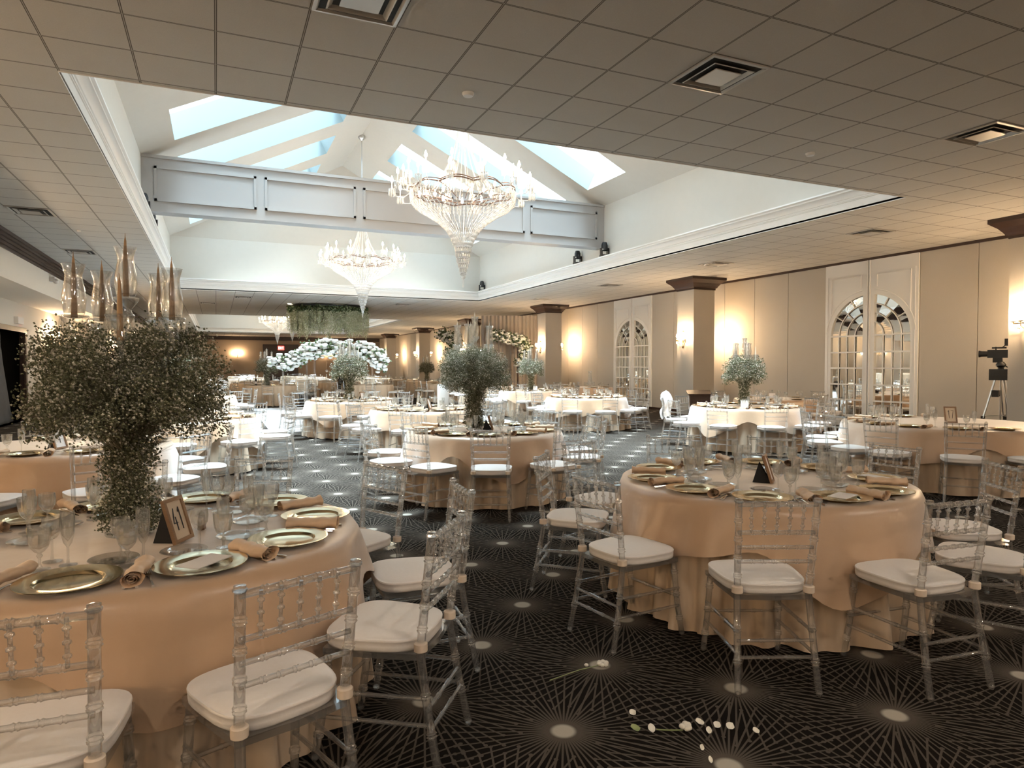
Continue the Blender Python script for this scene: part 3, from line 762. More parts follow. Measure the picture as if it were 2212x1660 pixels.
def overlay_mesh(R, seed, drop=.36, seg=144):
    rnd = random.Random(seed); ph = [rnd.uniform(0, 6.28) for _ in range(5)]
    b = MB(); rows = []; Z = .770
    for k in (.05, .35, .65, .93): rows.append([(R * k * cos(2 * pi * i / seg), R * k * sin(2 * pi * i / seg), Z + (.002 * sin(7 * 6.28 * i / seg + k * 9) if k < .9 else 0)) for i in range(seg)])
    N = 8
    for j in range(N + 1):
        row = []
        for i in range(seg):
            a = 2 * pi * i / seg
            d = drop + .10 * cos(4 * a + ph[0]) + .05 * sin(7 * a + ph[1]) + .02 * sin(13 * a + ph[4]); t_ = j / N; z = Z - .004 - d * t_ if j else Z - .003
            u = 1 - z / .762
            w = sin(12 * a + ph[2] + 1.1 * sin(3 * a + ph[3])); env = .5 + .5 * sin(2 * a + ph[1])
            f = max(u, 0) ** .85 * (.12 * env * (.5 + .5 * w)) + .135 * max(u, 0) + (.024 if j else .012)
            r = R + f
            row.append((r * cos(a), r * sin(a), z))
        rows.append(row)
    b.rings(rows); b.add(rows[0], [tuple(range(seg))]); return b.mesh('overlay_cloth', M['cloth'], 'all')
TOPZ = .772

# ------------------------------------------------------------------ tableware kits
def kit1(b, name, m, smooth=35): return [(name, b.mesh(name, M[m] if isinstance(m, str) else m, smooth))]
b = MB(); b.lathe([(1e-4, .006), (.098, .006), (.104, .008), (.112, .018), (.155, .024), (.166, .024), (.166, .021), (.11, .012), (.10, .001), (1e-4, .0)], 56); K_CHARGER = kit1(b, 'charger_plate', 'gold')
b = MB(); b.lathe([(1e-4, .005), (.055, .005), (.062, .010), (.088, .016), (.09, .014), (.062, .006), (.055, .001), (1e-4, .0)], 40); K_BREAD = kit1(b, 'bread_plate', 'glass')
b = MB(); b.lathe([(1e-4, .0), (.036, .0), (.036, .004), (.010, .010), (.0055, .022), (.005, .045), (.011, .055), (.006, .064), (.018, .072), (.030, .088), (.036, .110), (.0385, .140), (.040, .165), (.0385, .165), (.036, .125), (.030, .092), (1e-4, .078)], 12); K_GOBLET = kit1(b, 'water_goblet', 'glass', 25)
b = MB(); b.lathe([(1e-4, .0), (.034, .0), (.034, .003), (.007, .009), (.0042, .03), (.0042, .085), (.02, .098), (.033, .122), (.035, .150), (.0325, .175), (.0315, .175), (.034, .148), (.030, .120), (1e-4, .10)], 20); K_WINE = kit1(b, 'wine_glass', 'glass')
b = MB(); b.lathe([(1e-4, .0), (.031, .0), (.031, .003), (.006, .008), (.004, .025), (.0045, .072), (.015, .088), (.023, .125), (.0255, .17), (.0245, .21), (.0238, .21), (.0245, .17), (.02, .12), (1e-4, .092)], 20); K_FLUTE = kit1(b, 'champagne_flute', 'glass')
def napkin_mesh():
    b = MB(); rows = []
    for i in range(13):
        x = -.115 + .23 * i / 12; row = []
        tw = .22 * sin(i * .5); r0 = .024 * (1 + .14 * sin(i * 1.7)) * (1.12 if i in (0, 12) else 1)
        for k in range(18):
            a = 2 * pi * k / 18; q = r0 * (1 + .12 * sin(2 * a + tw * 3) + .05 * sin(5 * a + i))
            row.append((x, q * 1.25 * cos(a) + .006 * sin(i * .6), .0225 + q * .88 * sin(a)))
        rows.append(row)
    b.rings(rows)
    for e in (-.115, .115):                               # rolled spiral ends
        sp = []; pr = []
        for k in range(26):
            a = k * .62; q = .024 * (1 - k / 30); sp.append((e, q * 1.15 * cos(a), .0225 + q * .85 * sin(a))); pr.append((e - .03 * (1 if e > 0 else -1), sp[-1][1], sp[-1][2]))
        b.rings([sp, pr], closed=False)
    return b
K_NAPKIN = kit1(napkin_mesh(), 'napkin', 'napkin', 60)
def cutlery():
    f = MB(); f.tube([(.10, 0, .004), (.05, 0, .006), (0, 0, .010), (-.03, 0, .006)], [.006, .0045, .003, .003], 6)
    f.box((-.045, 0, .007), (.03, .022, .002))
    for k in range(4): f.tube([(-.058, -.009 + .006 * k, .007), (-.085, -.009 + .006 * k, .010), (-.10, -.009 + .006 * k, .007)], [.0018, .0016, .0008], 5)
    kn = MB(); kn.tube([(.11, 0, .005), (.06, 0, .006), (.015, 0, .005)], [.0065, .0075, .005], 6)
    kn.add([(.02, -.007, .003), (-.10, -.006, .003), (-.115, .004, .003), (.02, .008, .003), (.02, -.004, .006), (-.10, -.004, .006), (-.11, .003, .006), (.02, .006, .006)], [(0, 3, 2, 1), (4, 5, 6, 7), (0, 1, 5, 4), (1, 2, 6, 5), (2, 3, 7, 6), (3, 0, 4, 7)])
    s = MB(); s.tube([(.10, 0, .004), (.05, 0, .006), (0, 0, .009), (-.03, 0, .005)], [.006, .0045, .003, .003], 6); s.ball((-.055, 0, .006), .018, 10, 6, .25)
    return kit1(f, 'fork', 'silver'), kit1(kn, 'table_knife', 'silver'), kit1(s, 'spoon', 'silver')
K_FORK, K_KNIFE, K_SPOON = cutlery()
b = MB(); b.box((0, 0, .0015), (.105, .18, .003)); K_CARD = kit1(b, 'menu_card', 'paper', False)
b = MB(); b.lathe([(.020, 0), (.021, .004), (.0165, .06), (.014, .068)], 4); K_SHAKER = [('body', b.mesh('body', M['ivory_orange'], 20))]
b = MB(); b.lathe([(.0145, .066), (.016, .071), (.011, .080), (.004, .086), (.001, .09)], 12); K_SHAKER.append(('cap', b.mesh('cap', M['silver'])))

DIG = {'4': [[(.62, 1.), (.12, .34), (.92, .34)], [(.66, .62), (.66, 0)]], '1': [[(.30, .80), (.55, 1.), (.55, 0)]],
       '7': [[(.08, 1.), (.9, 1.), (.42, 0)]]}
def number_frame(text, label, loc, face, wood='wood', paper='paper', w=.135, h=.185):
    """photo frame leaning on its strut; face = heading it looks towards"""
    t = thing('number_frame', label, 'table number frame', loc, face)
    tilt = radians(17); Rm = Matrix.Rotation(-tilt, 3, 'Y')
    def P(y, z, x=0.): v = Rm @ Vector((x, y, z)); return (v.x + .02, v.y, v.z + .004)
    def slab(y0, y1, z0, z1, x0, x1, b):
        b.add([P(y0, z0, x0), P(y1, z0, x0), P(y1, z1, x0), P(y0, z1, x0), P(y0, z0, x1), P(y1, z0, x1), P(y1, z1, x1), P(y0, z1, x1)],
              [(3, 2, 1, 0), (4, 5, 6, 7), (0, 1, 5, 4), (1, 2, 6, 5), (2, 3, 7, 6), (3, 0, 4, 7)])
    b = MB(); e = .016
    slab(-w / 2, w / 2, 0, e, -.006, .010, b); slab(-w / 2, w / 2, h - e, h, -.006, .010, b); slab(-w / 2, -w / 2 + e, e, h - e, -.006, .010, b); slab(w / 2 - e, w / 2, e, h - e, -.006, .010, b)
    build(b, 'frame', M[wood], t, False)
    b = MB(); slab(-w / 2 + e, w / 2 - e, e, h - e, -.004, .003, b); build(b, 'card', M[paper], t, False)
    b = MB(); slab(-w / 2 + .004, w / 2 - .004, .004, h - .004, -.009, -.005, b)
    b.add([(.02 - .006, -.03, .0), (.02 - .006, .03, 0), (-.10, .03, 0), (-.10, -.03, 0), (-.062, -.018, h * .72), (-.062, .018, h * .72)], [(2, 5, 4, 3), (0, 3, 4), (1, 5, 2), (0, 1, 2, 3)])
    build(b, 'easel_back', M['blackcloth'], t, False)
    if text:
        b = MB(); gw = .036; n = len(text); gh = h * .50
        for i, ch in enumerate(text):
            y0 = -((n - 1) * gw * 1.12) / 2 + i * gw * 1.12 - gw / 2
            for st in DIG[ch]:
                for (a0, b0), (a1, b1) in zip(st, st[1:]):
                    p, q = Vector(P(y0 + a0 * gw, h * .27 + b0 * gh, .0045)), Vector(P(y0 + a1 * gw, h * .27 + b1 * gh, .0045))
                    b.tube([p, p.lerp(q, .5), q], [.0022, .0030, .0020], 6)
        build(b, 'number', M['black'], t)
    return t
M['wood'] = noisy(mat('frame_wood', rough=.45), (.20, .11, .055), (.30, .18, .10), 30, .05, stretch=(1, 1, 6), world=False)
M['oldpaper'] = mat('cream_card', (.66, .55, .42), .7)

# ------------------------------------------------------------------ baby's-breath centrepieces
def tree_foliage(n, size, seed):
    rnd = random.Random(seed); random.seed(seed); b = MB(); cl = []
    for k in range(120):
        a = rnd.uniform(0, 2 * pi); q = rnd.random() ** .5 * .33 + .02; top = .93 - .10 * (q / .35) ** 2 + rnd.uniform(-.03, .05)
        bot = .55 - .02 * q / .35 if q > .12 else .5
        cl.append((q * cos(a) * 1.03, q * sin(a) * 1.03, rnd.uniform(bot, top), .055, 1.))
    for k in range(26):
        a = rnd.uniform(0, 2 * pi); q = rnd.uniform(.30, .37); cl.append((q * cos(a), q * sin(a), rnd.uniform(.45, .62), .045, .8))
    for k in range(70):
        a = rnd.uniform(0, 2 * pi); z = rnd.uniform(.02, .58); q = rnd.uniform(.04, .075) + (.05 * (1 - z / .14) if z < .14 else 0) + (.05 * (z - .42) / .16 if z > .42 else 0)
        cl.append((q * cos(a), q * sin(a), z, .04, .75))
    wsum = sum(c[4] for c in cl)
    for c in cl:
        for _ in range(int(n * c[4] / wsum)):
            d = Vector((rnd.gauss(0, 1), rnd.gauss(0, 1), rnd.gauss(0, .85)))
            if d.length > 1.9: d *= 1.9 / d.length * rnd.uniform(.5, 1)
            b.octa((c[0] + d.x * c[3], c[1] + d.y * c[3], max(.01, c[2] + d.z * c[3])), size * rnd.uniform(.6, 1.3))
        for _ in range(max(1, int(n / 1400))):
            e = Vector((rnd.gauss(c[0], c[3] * 1.1), rnd.gauss(c[1], c[3] * 1.1), max(.02, rnd.gauss(c[2], c[3])))); s0 = Vector((c[0] * .3, c[1] * .3, max(.02, min(c[2], .6) - .12)))
            d = (e - s0).cross(Vector((0, 0, 1))); d = d.normalized() * size * .16 if d.length else Vector((.001, 0, 0)); b.add([s0 - d, s0 + d, e], [(0, 1, 2)])
    return b.mesh('blossom_foliage', M['breath'], False)
FOL = [tree_foliage(36000, .0054, 11), tree_foliage(6000, .0115, 12)]
def candelabra_kit():
    c = MB(); c.lathe([(.10, .0), (.10, .012), (.03, .03), (.022, .10), (.022, .60), (.035, .64), (.02, .70), (.03, .74), (.018, .80), (.04, .86), (.02, .92), (.035, .97), (.02, 1.02), (.05, 1.06), (.052, 1.075), (.02, 1.08)], 14)
    arm = MB(); arm.tube([(.02, 0, .78), (.09, 0, .72), (.16, 0, .76), (.20, 0, .86), (.20, 0, .94)], .009, 7)
    arm.lathe([(.012, .86), (.03, .89), (.022, .92), (.05, .965), (.058, .98), (.055, .985), (.02, .972)], 14, (.20, 0, 0))
    for k in range(9):
        a = 2 * pi * k / 9; x, y = .20 + .052 * cos(a), .052 * sin(a); arm.tube([(x, y, .97), (x, y, .94), (x, y, .915)], [.004, .009, .003], 5)
    def cdl(m_): b = MB(); b.lathe([(.013, 0), (.013, .02), (.0105, .16), (.005, .25), (.0015, .27), (.001, .285)], 10); return b.mesh('taper_candle', M[m_])
    sh = MB(); sh.lathe([(.036, .0), (.040, .01), (.046, .06), (.046, .085), (.035, .15), (.033, .175), (.040, .205), (.047, .222), (.0455, .222), (.032, .175), (.034, .15), (.0445, .08), (.039, .012)], 22)
    return c.mesh('crystal_column', M['glass']), arm.mesh('arm', M['glass']), (cdl('candlewax'), cdl('whitewax')), sh.mesh('hurricane_shade', M['glass'])
CD = candelabra_kit()
def centrepiece(x, y, rz, label, lod=0, candle=0, scale=1.):
    t = thing('flower_centrepiece', label, 'centrepiece', (x, y, TOPZ), rz, "baby's-breath candelabra centrepieces"); t.scale = (scale,) * 3
    ob('blossom_foliage', FOL[lod], t); col_ = ob('crystal_column', CD[0], t)
    ob('taper_candle', CD[2][candle], t, loc=(0, 0, 1.08)); ob('hurricane_shade', CD[3], t, loc=(0, 0, 1.08))
    for k in range(5):
        a = 2 * pi * k / 5; arm = ob('arm', CD[1], t, rz=a); low = k == 4
        ob('taper_candle', CD[2][candle], t, loc=(.2 * cos(a), .2 * sin(a), .975 - (.10 if low else 0)))
        if not low: ob('hurricane_shade', CD[3], t, loc=(.2 * cos(a), .2 * sin(a), .985))
    return t

# ------------------------------------------------------------------ tables
def chair(level, c, r, ang, yaw, label, group):
    a = radians(ang); kit = (CHN, CHM, CHF)[level]
    return thing_of([tuple(k) for k in kit], 'banquet_chair', label, 'chair', (c[0] + r * cos(a), c[1] + r * sin(a), 0), radians(ang + yaw), group)
MESH_CL = {}
def cloth(c, R, seed, D, lod=0, over=True):
    key = (R, seed % 3, lod)
    if key not in MESH_CL: MESH_CL[key] = (cloth_mesh(R, seed, seg=(216, 132)[lod], mt='cloth2'), overlay_mesh(R, seed + 5, seg=(144, 96)[lod]) if over else None)
    rz = (seed * 1.7) % 6.28
    tag(ob('tablecloth', MESH_CL[key][0], loc=(c[0], c[1], 0), rz=rz), f'champagne floor-length tablecloth on the {D}', 'tablecloth', 'floor-length round tablecloths')
    if over and MESH_CL[key][1]: tag(ob('overlay_cloth', MESH_CL[key][1], loc=(c[0], c[1], 0), rz=rz), f'champagne satin overlay hanging half way down the {D}', 'tablecloth', 'satin overlays')
def setting(c, R, ang, n, D, full, rnd, card=False):
    """one place setting, as seen: charger, bread plate, rolled napkin, glasses, cutlery"""
    a0 = radians(ang)
    def pt(r, da, z=TOPZ): q = a0 + radians(da); return (c[0] + (r + R - .915) * cos(q), c[1] + (r + R - .915) * sin(q), z)
    w = f'{ORD[n]} seat clockwise, {D}'; j = lambda s: rnd.uniform(-s, s)
    thing_of(K_CHARGER, 'charger_plate', f'gold charger plate, {w}', 'plate', pt(.735 + j(.015), j(2)), 0, 'gold charger plates')
    if full == 0: 
        thing_of(K_GOBLET, 'water_goblet', f'cut-glass goblet, {w}', 'glass', pt(.58, -17 + j(4)), j(1), 'cut-glass water goblets'); return
    thing_of(K_NAPKIN, 'napkin', f'rolled tan napkin, {w}', 'napkin', pt(.745, -16.5 + j(1.5), TOPZ + (.011 if full == 2 else 0)), a0 + radians(-16) + j(.15), 'rolled tan napkins')
    thing_of(K_GOBLET, 'water_goblet', f'cut-glass goblet, {w}', 'glass', pt(.56 + j(.02), -20 + j(2)), j(1), 'cut-glass water goblets')
    thing_of(K_FLUTE, 'champagne_flute', f'slim champagne flute, {w}', 'glass', pt(.50 + j(.02), -14 + j(2)), 0, 'champagne flutes')
    if full < 2: return
    thing_of(K_BREAD, 'bread_plate', f'clear glass bread plate, {w}', 'plate', pt(.455 + j(.02), 4 + j(2)), 0, 'glass bread plates')
    thing_of(K_WINE, 'wine_glass', f'stemmed wine glass, {w}', 'glass', pt(.475 + j(.01), -24 + j(1)), 0, 'wine glasses')
    q = a0 + radians(-14); thing_of(K_FORK, 'fork', f'steel fork under the napkin, {w}', 'fork', pt(.77, -13.5, TOPZ), q + .1, 'forks')
    q = a0 + radians(14); thing_of(K_KNIFE, 'table_knife', f'steel knife beside the charger, {w}', 'knife', pt(.74, 15.2), q, 'knives')
    thing_of(K_SPOON, 'spoon', f'steel spoon beside the knife, {w}', 'spoon', pt(.75, 17.8), q + .06, 'spoons')
    if card: thing_of(K_CARD, 'menu_card', f'pale menu card lying on the charger, {w}', 'card', pt(.735, 1, TOPZ + .0245), a0 + .5, 'menu cards')
def order(c, angs):
    """clockwise as seen in the photo, starting with the chair nearest the camera"""
    k0 = min(range(len(angs)), key=lambda i: hypot(c[0] + 1.2 * cos(radians(angs[i])), c[1] + 1.2 * sin(radians(angs[i]))))
    a0 = angs[k0]; return {i: n + 1 for n, i in enumerate(sorted(range(len(angs)), key=lambda i: (a0 - angs[i]) % 360))}
def table(c, R, D, angs, level, full, seed, skip_set=(), yaws=None, cards=(), over=True, sets=None, rr=None):
    rnd = random.Random(seed); cloth(c, R, seed, D, 0 if level == 0 else 1, over)
    od = order(c, angs)
    for i, a in enumerate(angs):
        if a is None: continue
        chair(level, c, (rr or (R + .305)) + rnd.uniform(-.02, .02), a, (yaws or {}).get(i, rnd.uniform(-5, 5)),
              f'clear acrylic chair, {ORD[od[i]]} clockwise from nearest, {D}', 'clear acrylic chairs around the round tables')
    for i, a in enumerate(sets if sets is not None else angs):
        if full is not None and i not in skip_set: setting(c, R, a, (order(c, sets)[i] if sets is not None else od[i]), D, full, rnd, i in cards)
def arc(n, a0): return [a0 + 360. / n * k for k in range(n)]
T1, T2, T3, T4, T5, T6, T7, T8 = (-.3, 3.47), (3.36, 3.45), (2.92, 7.45), (-1.35, 7.6), (-.35, 10.97), (8.9, 5.86), (9.1, 9.76), (8.27, 14.27)
T9, T10, T11, T12 = (8.88, 18.7), (3.34, 11.5), (2.72, 15.0), (-.5, 18.9)
D1, D2_, D3 = 'left foreground table', 'right foreground table', 'centre table with dark flower tree'
table(T1, .915, D1, [-98, -69, -40, -7, 30, 67, 100, 140], 0, None, 1, yaws={0: 5, 1: -1, 2: 3, 3: 3, 4: -3, 5: -2, 6: -14})
rnd = random.Random(5)
for n, (a, cd_) in enumerate(((-105, 0), (-71, 1), (-38, 0), (-2, 0), (36, 0), (74, 0), (108, 0), (139, 0), (175, 0))): setting(T1, .915, a, [2, 1, 9, 8, 7, 6, 5, 4, 3][n], D1, 2, rnd, cd_)
table(T2, .915, D2_, [-135, -98, -66, -33, 4, 43, 82, 118, 150, -170], 0, None, 2, yaws={0: 22, 1: 2, 9: -1, 8: -9, 7: -8, 6: -25, 5: -2, 4: 4, 3: 3})
rnd = random.Random(6)
for n, (a, cd_) in enumerate(((-135, 0), (-99, 1), (-66, 0), (-29, 1), (10, 0), (45, 0), (82, 0), (122, 0), (160, 0), (-167, 0))): setting(T2, .915, a, [1, 10, 9, 8, 7, 6, 5, 4, 3, 2][n], D2_, 2, rnd, cd_)
table(T3, .90, D3, [-138, -108, -74, -40, -4, 32, 68, 110, 150, -170], 0, 2, 3, yaws={0: -16, 1: -6})
table(T4, .915, 'left table behind frame 41', [-104, -70, -36, 0, 36, 72, 108], 1, 1, 4)
table(T5, .93, 'left table before the dance floor', arc(10, -95), 1, 1, 5)
table(T6, 1.22, 'right table with frame 17', [-168, -140, -112, 172, 148, 122, 95, 62], 1, 1, 6)
table(T7, .98, 'table with pale flower tree by mirror door', arc(10, -150), 1, 1, 7)
table(T8, .95, 'table before the second mirror door', arc(10, -135), 1, 1, 8)
table(T9, .95, 'table with small flower tree by second column', arc(9, -125), 1, 0, 9)
table(T10, .90, 'table with tall white cylinder', arc(10, -120), 1, 1, 10)
table(T11, .94, 'table at the near dance floor edge', arc(10, -120), 1, 1, 11)
table(T12, .93, 'table left of the dance floor', arc(9, -90), 1, 0, 12)
table((11.9, 11.8), .90, 'wall table behind the pale flower tree', arc(7, -150), 1, 0, 13)
table((11.95, 20.6), .90, 'wall table with single hurricane vase', arc(7, -150), 1, 0, 14)
# the rows beyond the dance floor
RW = ['first', 'second', 'third', 'fourth', 'fifth', 'sixth']; CNM = ['leftmost', 'left-centre', 'right-centre', 'rightmost']
FARX = (-1.3, 1.7, 5.4, 9.0)
for j, (y, nch) in enumerate(((27.3, 7), (31.2, 6), (35.2, 5), (40., 4), (45., 4), (50., 4))):
    for i, x in enumerate(FARX):
        D = f'{CNM[i]} table, {RW[j]} row past the dance floor'
        table((x + .3 * sin(j * 3 + i), y + .25 * sin(i * 2 + j)), .92, D, arc(nch, -100), 2, 0, 20 + j * 4 + i, over=False, sets=arc(5 if j < 3 else 3, -90), skip_set=() )
table((-1.6, 23.2), .92, 'table beside the far left dance floor edge', arc(6, -100), 2, 0, 60, over=False)
table((9.1, 23.0), .92, 'table beside the far right dance floor edge', arc(6, -100), 2, 0, 61, over=False)

# frames, shakers, vases and centrepieces on the tables
number_frame('41', 'brown wooden frame showing number 41 beside the flower tree', (-.155, 3.235, TOPZ), radians(-28), paper='oldpaper', w=.14, h=.195)
number_frame('4', 'pale frame with a 4 on the table behind frame 41', (-1.32, 7.28, TOPZ), radians(-30), paper='paper', w=.15, h=.20)
number_frame('17', 'brown wooden frame showing number 17 on the right table', (8.93, 5.80, TOPZ), radians(-128), paper='oldpaper', w=.15, h=.22)
number_frame('', 'brown frame seen edge-on with black strut, right foreground table', (3.30, 3.32, TOPZ), radians(-50))
number_frame('', 'frame seen edge-on at the foot of the dark flower tree', (2.93, 7.25, TOPZ), radians(-25))
number_frame('', 'dark frame beside the tall white cylinder', (3.42, 11.35, TOPZ), radians(-35))
number_frame('', 'frame at the foot of the flower tree, near dance floor edge', (2.95, 14.85, TOPZ), radians(-60))
def shaker(x, y, lb): thing_of(K_SHAKER, 'salt_shaker', lb, 'shaker', (x, y, TOPZ), .5, 'brown salt and pepper shakers')
shaker(-.07, 3.44, 'brown tapered shaker right of frame 41'); shaker(3.65, 3.56, 'brown tapered shaker right of the edge-on frame, right foreground table')
def place_card(x, y, lb, w=.13, h=.13):
    b = MB(); b.add([(0, -w / 2, 0), (0, w / 2, 0), (-.03, w / 2, h), (-.03, -w / 2, h), (-.06, -w / 2, 0), (-.06, w / 2, 0)], [(0, 1, 2, 3), (3, 2, 5, 4), (0, 3, 4), (1, 5, 2)])
    tag(build(b, 'place_card', M['paper'], None, False, loc=(x, y, TOPZ), rz=radians(-130)), lb, 'card')
place_card(8.76, 9.42, 'white tent card at the foot of the pale flower tree'); place_card(11.62, 11.62, 'white tent card on the wall table behind the pale tree')
place_card(8.9, 18.45, 'white tent card at the foot of the small flower tree by the second column')
ctr = [(-.37, 3.50, -.33, "big dark baby's-breath tree with candles, left foreground table", 0, 0, 1.),
       (2.81, 7.47, .2, "dark green baby's-breath tree with hurricane shades, centre table", 0, 1, 1.03),
       (2.70, 15.05, .8, "pale baby's-breath tree in front of the white rose garland", 1, 1, 1.02), (9.1, 9.8, .4, "pale baby's-breath tree on the table by the mirror door", 1, 1, .98),
       (8.9, 18.75, .1, "pale baby's-breath tree before the second column sconce", 1, 1, 1.0), (1.75, 26.9, .5, "pale flower tree left of the white rose garland", 1, 1, 1.05),
       (-1.0, 26.9, 1.5, "pale flower tree beside the big dark tree's right edge", 1, 1, 1.0), (9.3, 31.3, .9, "small far flower tree between the third and fourth columns", 1, 1, .95),
       (-.5, 11.05, .9, "baby's-breath tree on the left table before the dance floor", 1, 1, .95)]
for q in ctr: centrepiece(*q)
b = MB(); b.lathe([(.10, 0), (.10, .43), (.096, .435), (.088, .435), (.088, .02), (1e-4, .02)], 28)
tag(build(b, 'cylinder_vase', M['white'], loc=(3.62, 11.2, TOPZ)), 'tall white cylinder vase standing behind the dark flower tree', 'vase')
b = MB(); b.lathe([(.07, 0), (.07, .012), (.022, .03), (.03, .05), (.075, .16), (.08, .22), (.05, .42), (.045, .48), (.075, .56), (.073, .56), (.042, .48), (.047, .42), (.076, .22), (.07, .16), (.02, .055)], 22)
tag(build(b, 'hurricane_vase', M['glass'], loc=(12.0, 20.45, TOPZ)), 'clear hurricane vase on the wall table before the second column', 'vase')
b = MB(); b.lathe([(.045, 0), (.045, .20), (.016, .28), (.015, .36), (.001, .362)], 14)
t = thing('wine_bottle', 'dark wine bottle with white label on a far left table', 'bottle', (1.38, 27.35, TOPZ)); build(b, 'bottle', M['black'], t)
b = MB(); b.lathe([(.046, .06), (.046, .15)], 14, cap=False); build(b, 'bottle_label', M['paper'], t)

# lectern and coat beside the wall
t = thing('lectern', 'dark wooden lectern behind the chairs at the nearest full column', 'lectern', (10.75, 13.1, 0), radians(-120)); t.scale = (.85, .85, .80)
b = MB(); b.box((0, 0, .53), (.42, .56, 1.0)); b.box((0, 0, .03), (.5, .64, .06)); build(b, 'body', M['darkwood'], t, False)
b = MB(); R_ = Matrix.Rotation(.25, 3, 'Y'); b.box((0, 0, 1.08), (.52, .68, .03), R=R_); b.box((.22, 0, 1.03), (.02, .68, .06), R=R_); build(b, 'reading_top', M['darkwood'], t, False)
b = MB(); b.box((.215, 0, .55), (.012, .40, .70)); build(b, 'front_panel', M['darkwood'], t, False)
def draped_coat():
    rows = []; N = 26
    for i in range(14):
        u = i / 13; row = []
        for k in range(N):
            a = 2 * pi * k / N; w = .23 + .05 * sin(3 * a + 2 * u) + .03 * sin(7 * a + 5 * u); z = .52 + .50 * u
            th = .07 + .03 * sin(4 * a + 6 * u); s = sqrt(max(0., 1 - max(0, (u - .7) / .3) ** 2)) * .98 + .02
            row.append((th * cos(a) * s + .02 * sin(9 * u), w * sin(a) * s, z + .03 * sin(5 * a)))
        rows.append(row)
    b = MB(); b.rings(rows, cap=True); return b
tag(build(draped_coat(), 'folded_coat', M['cushion'], None, 60, loc=(8.05, 10.78, 0), rz=radians(130)), 'cream coat piled over a chair back beside the lectern', 'coat')

# ------------------------------------------------------------------ video camera on its tripod
t = thing('video_camera', 'black video camera with monitor on silver tripod by the right wall', 'video camera', (13.2, 7.67, 0), radians(112))
for k, a in enumerate((20, 140, 260)):
    x, y = .42 * cos(radians(a)), .42 * sin(radians(a))
    b = MB()
    for s in (-.03, .03): b.tube([(.06 * cos(radians(a)) - s * sin(radians(a)), .06 * sin(radians(a)) + s * cos(radians(a)), 1.38), (x * .62 - s * sin(radians(a)), y * .62 + s * cos(radians(a)), .56)], .011, 6)
    b.tube([(x * .58, y * .58, .62), (x, y, .02)], .014, 6); lg = build(b, 'tripod_leg', M['chrome'], t)
    b = MB(); b.box((x * .62, y * .62, .56), (.06, .06, .07)); b.ball((x, y, .022), .022, 8, 5); build(b, 'leg_lock', M['black'], lg)
b = MB()
for a in (20, 140, 260): b.tube([(0, 0, .62), (.24 * cos(radians(a)), .24 * sin(radians(a)), .60)], .008, 6)
b.tube([(0, 0, .5), (0, 0, 1.4)], .016, 8); build(b, 'centre_brace', M['chrome'], t)
b = MB(); b.lathe([(.07, 1.36), (.08, 1.40), (.05, 1.44), (.05, 1.50), (.08, 1.53), (.08, 1.56), (.05, 1.60)], 12); b.tube([(-.05, 0, 1.54), (-.25, .03, 1.40), (-.42, .05, 1.30)], .012, 6); build(b, 'fluid_head', M['black'], t)
b = MB(); b.box((.03, 0, 1.75), (.34, .13, .15)); b.box((-.18, 0, 1.76), (.12, .12, .11)); b.box((.03, .0, 1.86), (.22, .03, .03)); b.tube([(.08, 0, 1.82), (.08, 0, 1.88)], .012, 6); b.box((.05, .0, 1.64), (.14, .09, .10)); body = build(b, 'camera_body', M['black'], t, False)
b = MB(); b.tube([(.19, 0, 1.75), (.30, 0, 1.75), (.34, 0, 1.75)], [.05, .055, .065], 14); build(b, 'lens', M['black'], body)
b = MB(); b.box((-.10, .02, 1.96), (.07, .22, .13)); b.tube([(-.02, 0, 1.87), (-.09, .01, 1.93)], .01, 6); build(b, 'viewfinder', M['black'], body)
b = MB(); b.box((-.02, .30, 1.37), (.30, .05, .20)); b.tube([(0, 0, 1.42), (-.02, .28, 1.36)], .012, 6); build(b, 'monitor', M['black'], t, False)
b = MB(); b.box((.06, .10, 1.02), (.10, .14, .12)); b.tube([(.0, .0, .98), (.06, .1, 1.0)], .01, 6); build(b, 'battery_box', M['black'], t, False)

# ------------------------------------------------------------------ flowers: rose garland, wall garlands, hanging blossom
def roses(path, rad, n, size, seed, leafn, name_g='greenery'):
    rnd = random.Random(seed); random.seed(seed); a = MB(); g = MB(); P = [Vector(p) for p in path]
    def at(u):
        u *= len(P) - 1; i = min(int(u), len(P) - 2); return P[i].lerp(P[i + 1], u - i)
    for _ in range(n):
        c = at(rnd.random()); d = Vector((rnd.gauss(0, 1), rnd.gauss(0, 1), rnd.gauss(0, 1))).normalized(); p = c + d * rad * rnd.uniform(.55, 1.05)
        s = size * rnd.uniform(.7, 1.25)
        a.lathe([(.35 * s, -.55 * s), (.85 * s, -.25 * s), (s, .1 * s), (.85 * s, .42 * s), (.62 * s, .5 * s), (.6 * s, .3 * s), (.34 * s, .45 * s), (.05 * s, .5 * s)], 9, p, rfun=lambda t_, z_: 1 + .1 * sin(5 * t_ + z_ * 40))
    for _ in range(leafn):
        c = at(rnd.random()); d = Vector((rnd.gauss(0, 1), rnd.gauss(0, 1), rnd.gauss(0, 1))).normalized(); p = c + d * rad * rnd.uniform(.3, 1.15); g.octa(p, size * .55)
    return a, g
t = thing('rose_garland', 'long raised garland of white roses on clear stands, far dance floor end', 'flower arrangement', (0, 0, 0))
gp = [(1.88, 24.32, 1.66), (2.3, 24.13, 1.64), (2.63, 23.99, 1.80), (2.84, 23.91, 2.02), (3.25, 23.73, 2.12), (3.68, 23.54, 2.13), (4.26, 23.28, 2.09), (4.77, 23.06, 2.04), (5.06, 22.93, 1.86), (5.17, 22.87, 1.58)]
